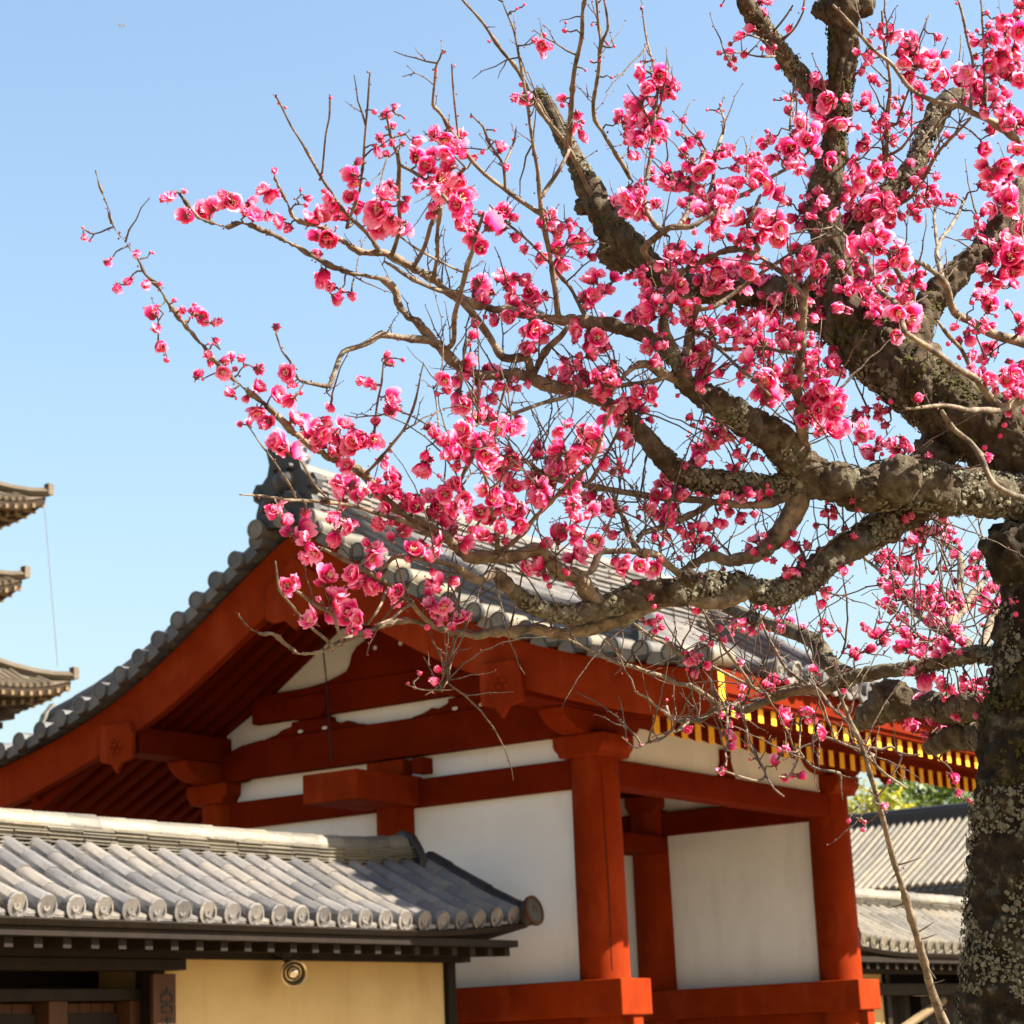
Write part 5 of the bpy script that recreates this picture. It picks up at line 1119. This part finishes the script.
VAR = [flower(40+i, o) if i % 3 else flower(40+i, o, ((5, 1.0, 1.0), (5, .80, .72))) for i, o in enumerate((1.0, .95, .85, .75, .9, .8, .65, .7, 1.05, .9, .6, .8, .95, .7))]
HALF = [flower(60+i, o, ((5, .9, .55), (5, .8, .35))) for i, o in enumerate((.4, .55, .3))]
BUDV = [budmesh(i) for i in range(3)]
def var_mesh(name, V, F, MI, A, mats):
    me = bpy.data.meshes.new(name); me.from_pydata(V.tolist(), [], F)
    for m in mats: me.materials.append(m)
    me.polygons.foreach_set('material_index', MI); me.polygons.foreach_set('use_smooth', [True]*len(F))
    at = me.attributes.new('petal', 'FLOAT', 'POINT'); at.data.foreach_set('value', A.astype(np.float32)); return me
r6 = random.Random(66)
flowers = []; stalks = MB()
def attach(x, y, r, jit):
    S_, D_ = POOL.near_set(x, y, 55)
    if len(S_) == 0: q, dd = POOL.near(x, y)
    else:
        sc = D_-np.minimum(S_[:, 2], D_)+np.where(S_[:, 2] > 9, 6, 0); i = int(np.argmin(sc)); q, dd = S_[i], D_[i]
    d = q[3]+r6.uniform(-jit, jit)-(q[2]*q[3]/FPX*.9 if dd < q[2]*.9 else 0)
    c = Vector(px(x, y, d)); root = Vector(px(q[0], q[1], q[3])); return c, root, d, dd, q
BLS = [tuple(float(v) for v in tok.split(',')) for tok in BL.split()]
for x, y, r in list(BLS):
    if r < 6 or y > 690: continue
    for _ in range(4 if (x > 590 and y < 420) or x > 870 else 2):
        if r6.random() < (.80 if x > 330 else .25):
            a = r6.uniform(0, 6.28); q = r*r6.uniform(.7, 2.1); BLS.append((x+q*math.cos(a), y+q*math.sin(a), r*r6.uniform(.5, .95)))
items = [(x, y, r, 'f') for x, y, r in BLS]+[(float(t_.split(',')[0]), float(t_.split(',')[1]), 2.4, 'k') for t_ in BUDS.split()]
order = sorted(items, key=lambda q: POOL.near(q[0], q[1])[1])
for x, y, r, what in order:
    c, root, d, dd, q = attach(x, y, r, .045 if what == 'f' else .01)
    R_ = r*1.14*d/FPX; out = c-root
    if out.length < 1e-4: out = Vector((0, 0, 1))
    cam_dir = (Vector(CAM)-c).normalized()
    nrm = out.normalized()*.55+cam_dir*r6.uniform(-.15, .75)+Vector((r6.gauss(0, .5), r6.gauss(0, .5), r6.gauss(-.05, .5)))
    nrm.normalize()
    kind = 'b' if what == 'k' else ('f' if r >= 7.5 else ('h' if r >= 5 else 'b'))
    if kind == 'f' and r6.random() < .12: kind = 'h'
    flowers.append((r, kind, c, nrm, R_*(.8 if kind == 'b' else 1), r6.uniform(0, 6.28)))
    b0 = c-nrm*R_*.4; L_ = (b0-root).length
    if dd > 9:          # a short angular twig that later flowers can share
        n = max(3, int(dd/6)); k1, k2 = r6.uniform(-.22, .22), r6.uniform(-.16, .16); P2 = []
        for i in range(n+1):
            t_ = i/n; o = (k1*math.sin(math.pi*t_)+k2*math.sin(2*math.pi*t_))*dd+(r6.uniform(-1, 1) if 0 < i < n else 0)
            ex, ey = (x-q[0])/dd, (y-q[1])/dd
            P2.append((q[0]+(x-q[0])*t_-ey*o, q[1]+(y-q[1])*t_+ex*o, .9-.3*t_, q[3]+(d-q[3])*t_))
        stalks.tube([px(a, b_, e) for a, b_, _, e in P2], [max(.6, 1.15-.5*i/n)*d/FPX for i in range(n+1)], 5)
        POOL.add(P2[1:])
    elif L_ > R_*.6:
        cv = Vector((r6.gauss(0, 1), r6.gauss(0, 1), r6.gauss(0, 1)))*L_*.13
        stalks.tube([root, root*.7+b0*.3+cv, root*.35+b0*.65+cv*.8, b0], [.0013, .0012, .0011, .0010], 5)
# dormant buds on every thin branch
for (x, y, r, d) in POOL.a[::2]:
    if r < 3.2 and r6.random() < .34:
        a = r6.uniform(0, 6.28); c = Vector(px(x+math.cos(a)*(r+1), y+math.sin(a)*(r+1), d))
        nrm = Vector(RT*math.cos(a)-UP*math.sin(a)); flowers.append((1.2, 'd', c, nrm, r6.uniform(1.0, 1.7)*d/FPX, 0))
# small side spurs and fine twigs
tw = MB(); TIP = []
def spur(x, y, d, ang, L, r0):
    pts = [(x, y)]; a = ang; n = max(3, int(L/11)); zz = r6.choice((-1, 1))*r6.uniform(.04, .15); cv = r6.uniform(-.10, .10)
    for s in range(n):
        zz = -zz; a += cv; x += math.cos(a+zz)*L/n; y += math.sin(a+zz)*L/n; pts.append((x, y))
    dd = r6.uniform(-.12, .12)*min(1, L/40)
    P = [Vector(px(p[0], p[1], d+dd*i/n)) for i, p in enumerate(pts)]
    tw.tube(P, [r0*d/FPX*(1-.62*i/n) for i in range(n+1)], 5)
    for i in range(1, n+1):
        if r6.random() < .55:
            q = r6.uniform(0, 6.28); c = P[i]+Vector(RT*math.cos(q)-UP*math.sin(q))*.0018; flowers.append((1.1, 'd', c, Vector(RT*math.cos(q)-UP*math.sin(q)), r6.uniform(.7, 1.35)*d/FPX, 0))
    return pts, P
cand = POOL.a[(POOL.a[:, 2] < 7)]
ns = 0
while ns < 1250:
    x, y, r, d = cand[r6.randrange(len(cand))]
    if not (-5 < x < 1030 and -5 < y < 830) or (x > 850 and 290 < y < 500 and r6.random() < .85): continue
    dens = (1.0 if y > 380 else .55) if (x > 430 and 20 < y < 770) else .16
    if x < 330: dens = .03
    if r6.random() > dens: continue
    up_ = r6.random() < .72
    ang = (-math.pi/2+r6.gauss(0, .55)) if up_ else r6.uniform(0, 6.28)
    L = r6.choice((12, 18, 26, 38, 55, 75, 110) if y > 380 else (12, 18, 26, 38, 55))*r6.uniform(.8, 1.2)
    pts, P = spur(x, y, d, ang, L, r6.uniform(.55, .95)+(L > 40)*.35)
    if L > 30 and r6.random() < .6:
        k = r6.choice((1, 2)); spur(pts[k][0], pts[k][1], d, ang+r6.choice((-1, 1))*r6.uniform(.5, 1), L*.4, .8)
    ns += 1
tag(tw.build('twigs', BARK_W, tree, smooth=True), kind='stuff'); tag(stalks.build('stalks', BARK_W, tree, smooth=True), kind='stuff')
def frame(n, spin):
    n = n.normalized(); u = n.orthogonal().normalized(); v = n.cross(u)
    x = u*math.cos(spin)+v*math.sin(spin); y = n.cross(x); return Matrix((x, y, n)).transposed()
T0 = Vector(ORG[tree.name])
flowers.sort(key=lambda f: -f[0])
MESH = {'f': [var_mesh('blossom', *v, FM) for v in VAR], 'h': [var_mesh('blossom', *v, FM) for v in HALF]}
DATA = {'f': VAR, 'h': HALF, 'b': BUDV, 'd': BUDV}
acc = {'blossoms': [[], [], [], [], 0], 'buds': [[], [], [], [], 0]}
nb = 0
for (r, kind, c, n, R_, spin) in flowers:
    i = r6.randrange(len(DATA[kind])); B = frame(n, spin)
    if kind in 'fh' and nb < 100:
        o = bpy.data.objects.new('blossom', MESH[kind][i]); COL.objects.link(o); o.parent = tree
        o.location = c-T0; o.rotation_euler = B.to_euler(); o.scale = (R_, R_, R_); nb += 1; continue
    V, F, MI, A = DATA[kind][i]; a = acc['blossoms' if kind in 'fh' else 'buds']
    a[0].append((V*R_) @ np.array(B).T + np.array(c)); o = a[4]
    a[1].extend([tuple(j+o for j in f) for f in F]); a[2].extend([1]*len(MI) if kind == 'd' else MI); a[3].append(A); a[4] += len(V)
for nm, a in acc.items():
    V = np.vstack(a[0])-np.array(T0); o = bpy.data.objects.new(nm, var_mesh(nm, V, a[1], a[2], np.concatenate(a[3]), FM if nm == 'blossoms' else [BUDM, CALYX]))
    COL.objects.link(o); o.parent = tree; tag(o, kind='stuff')
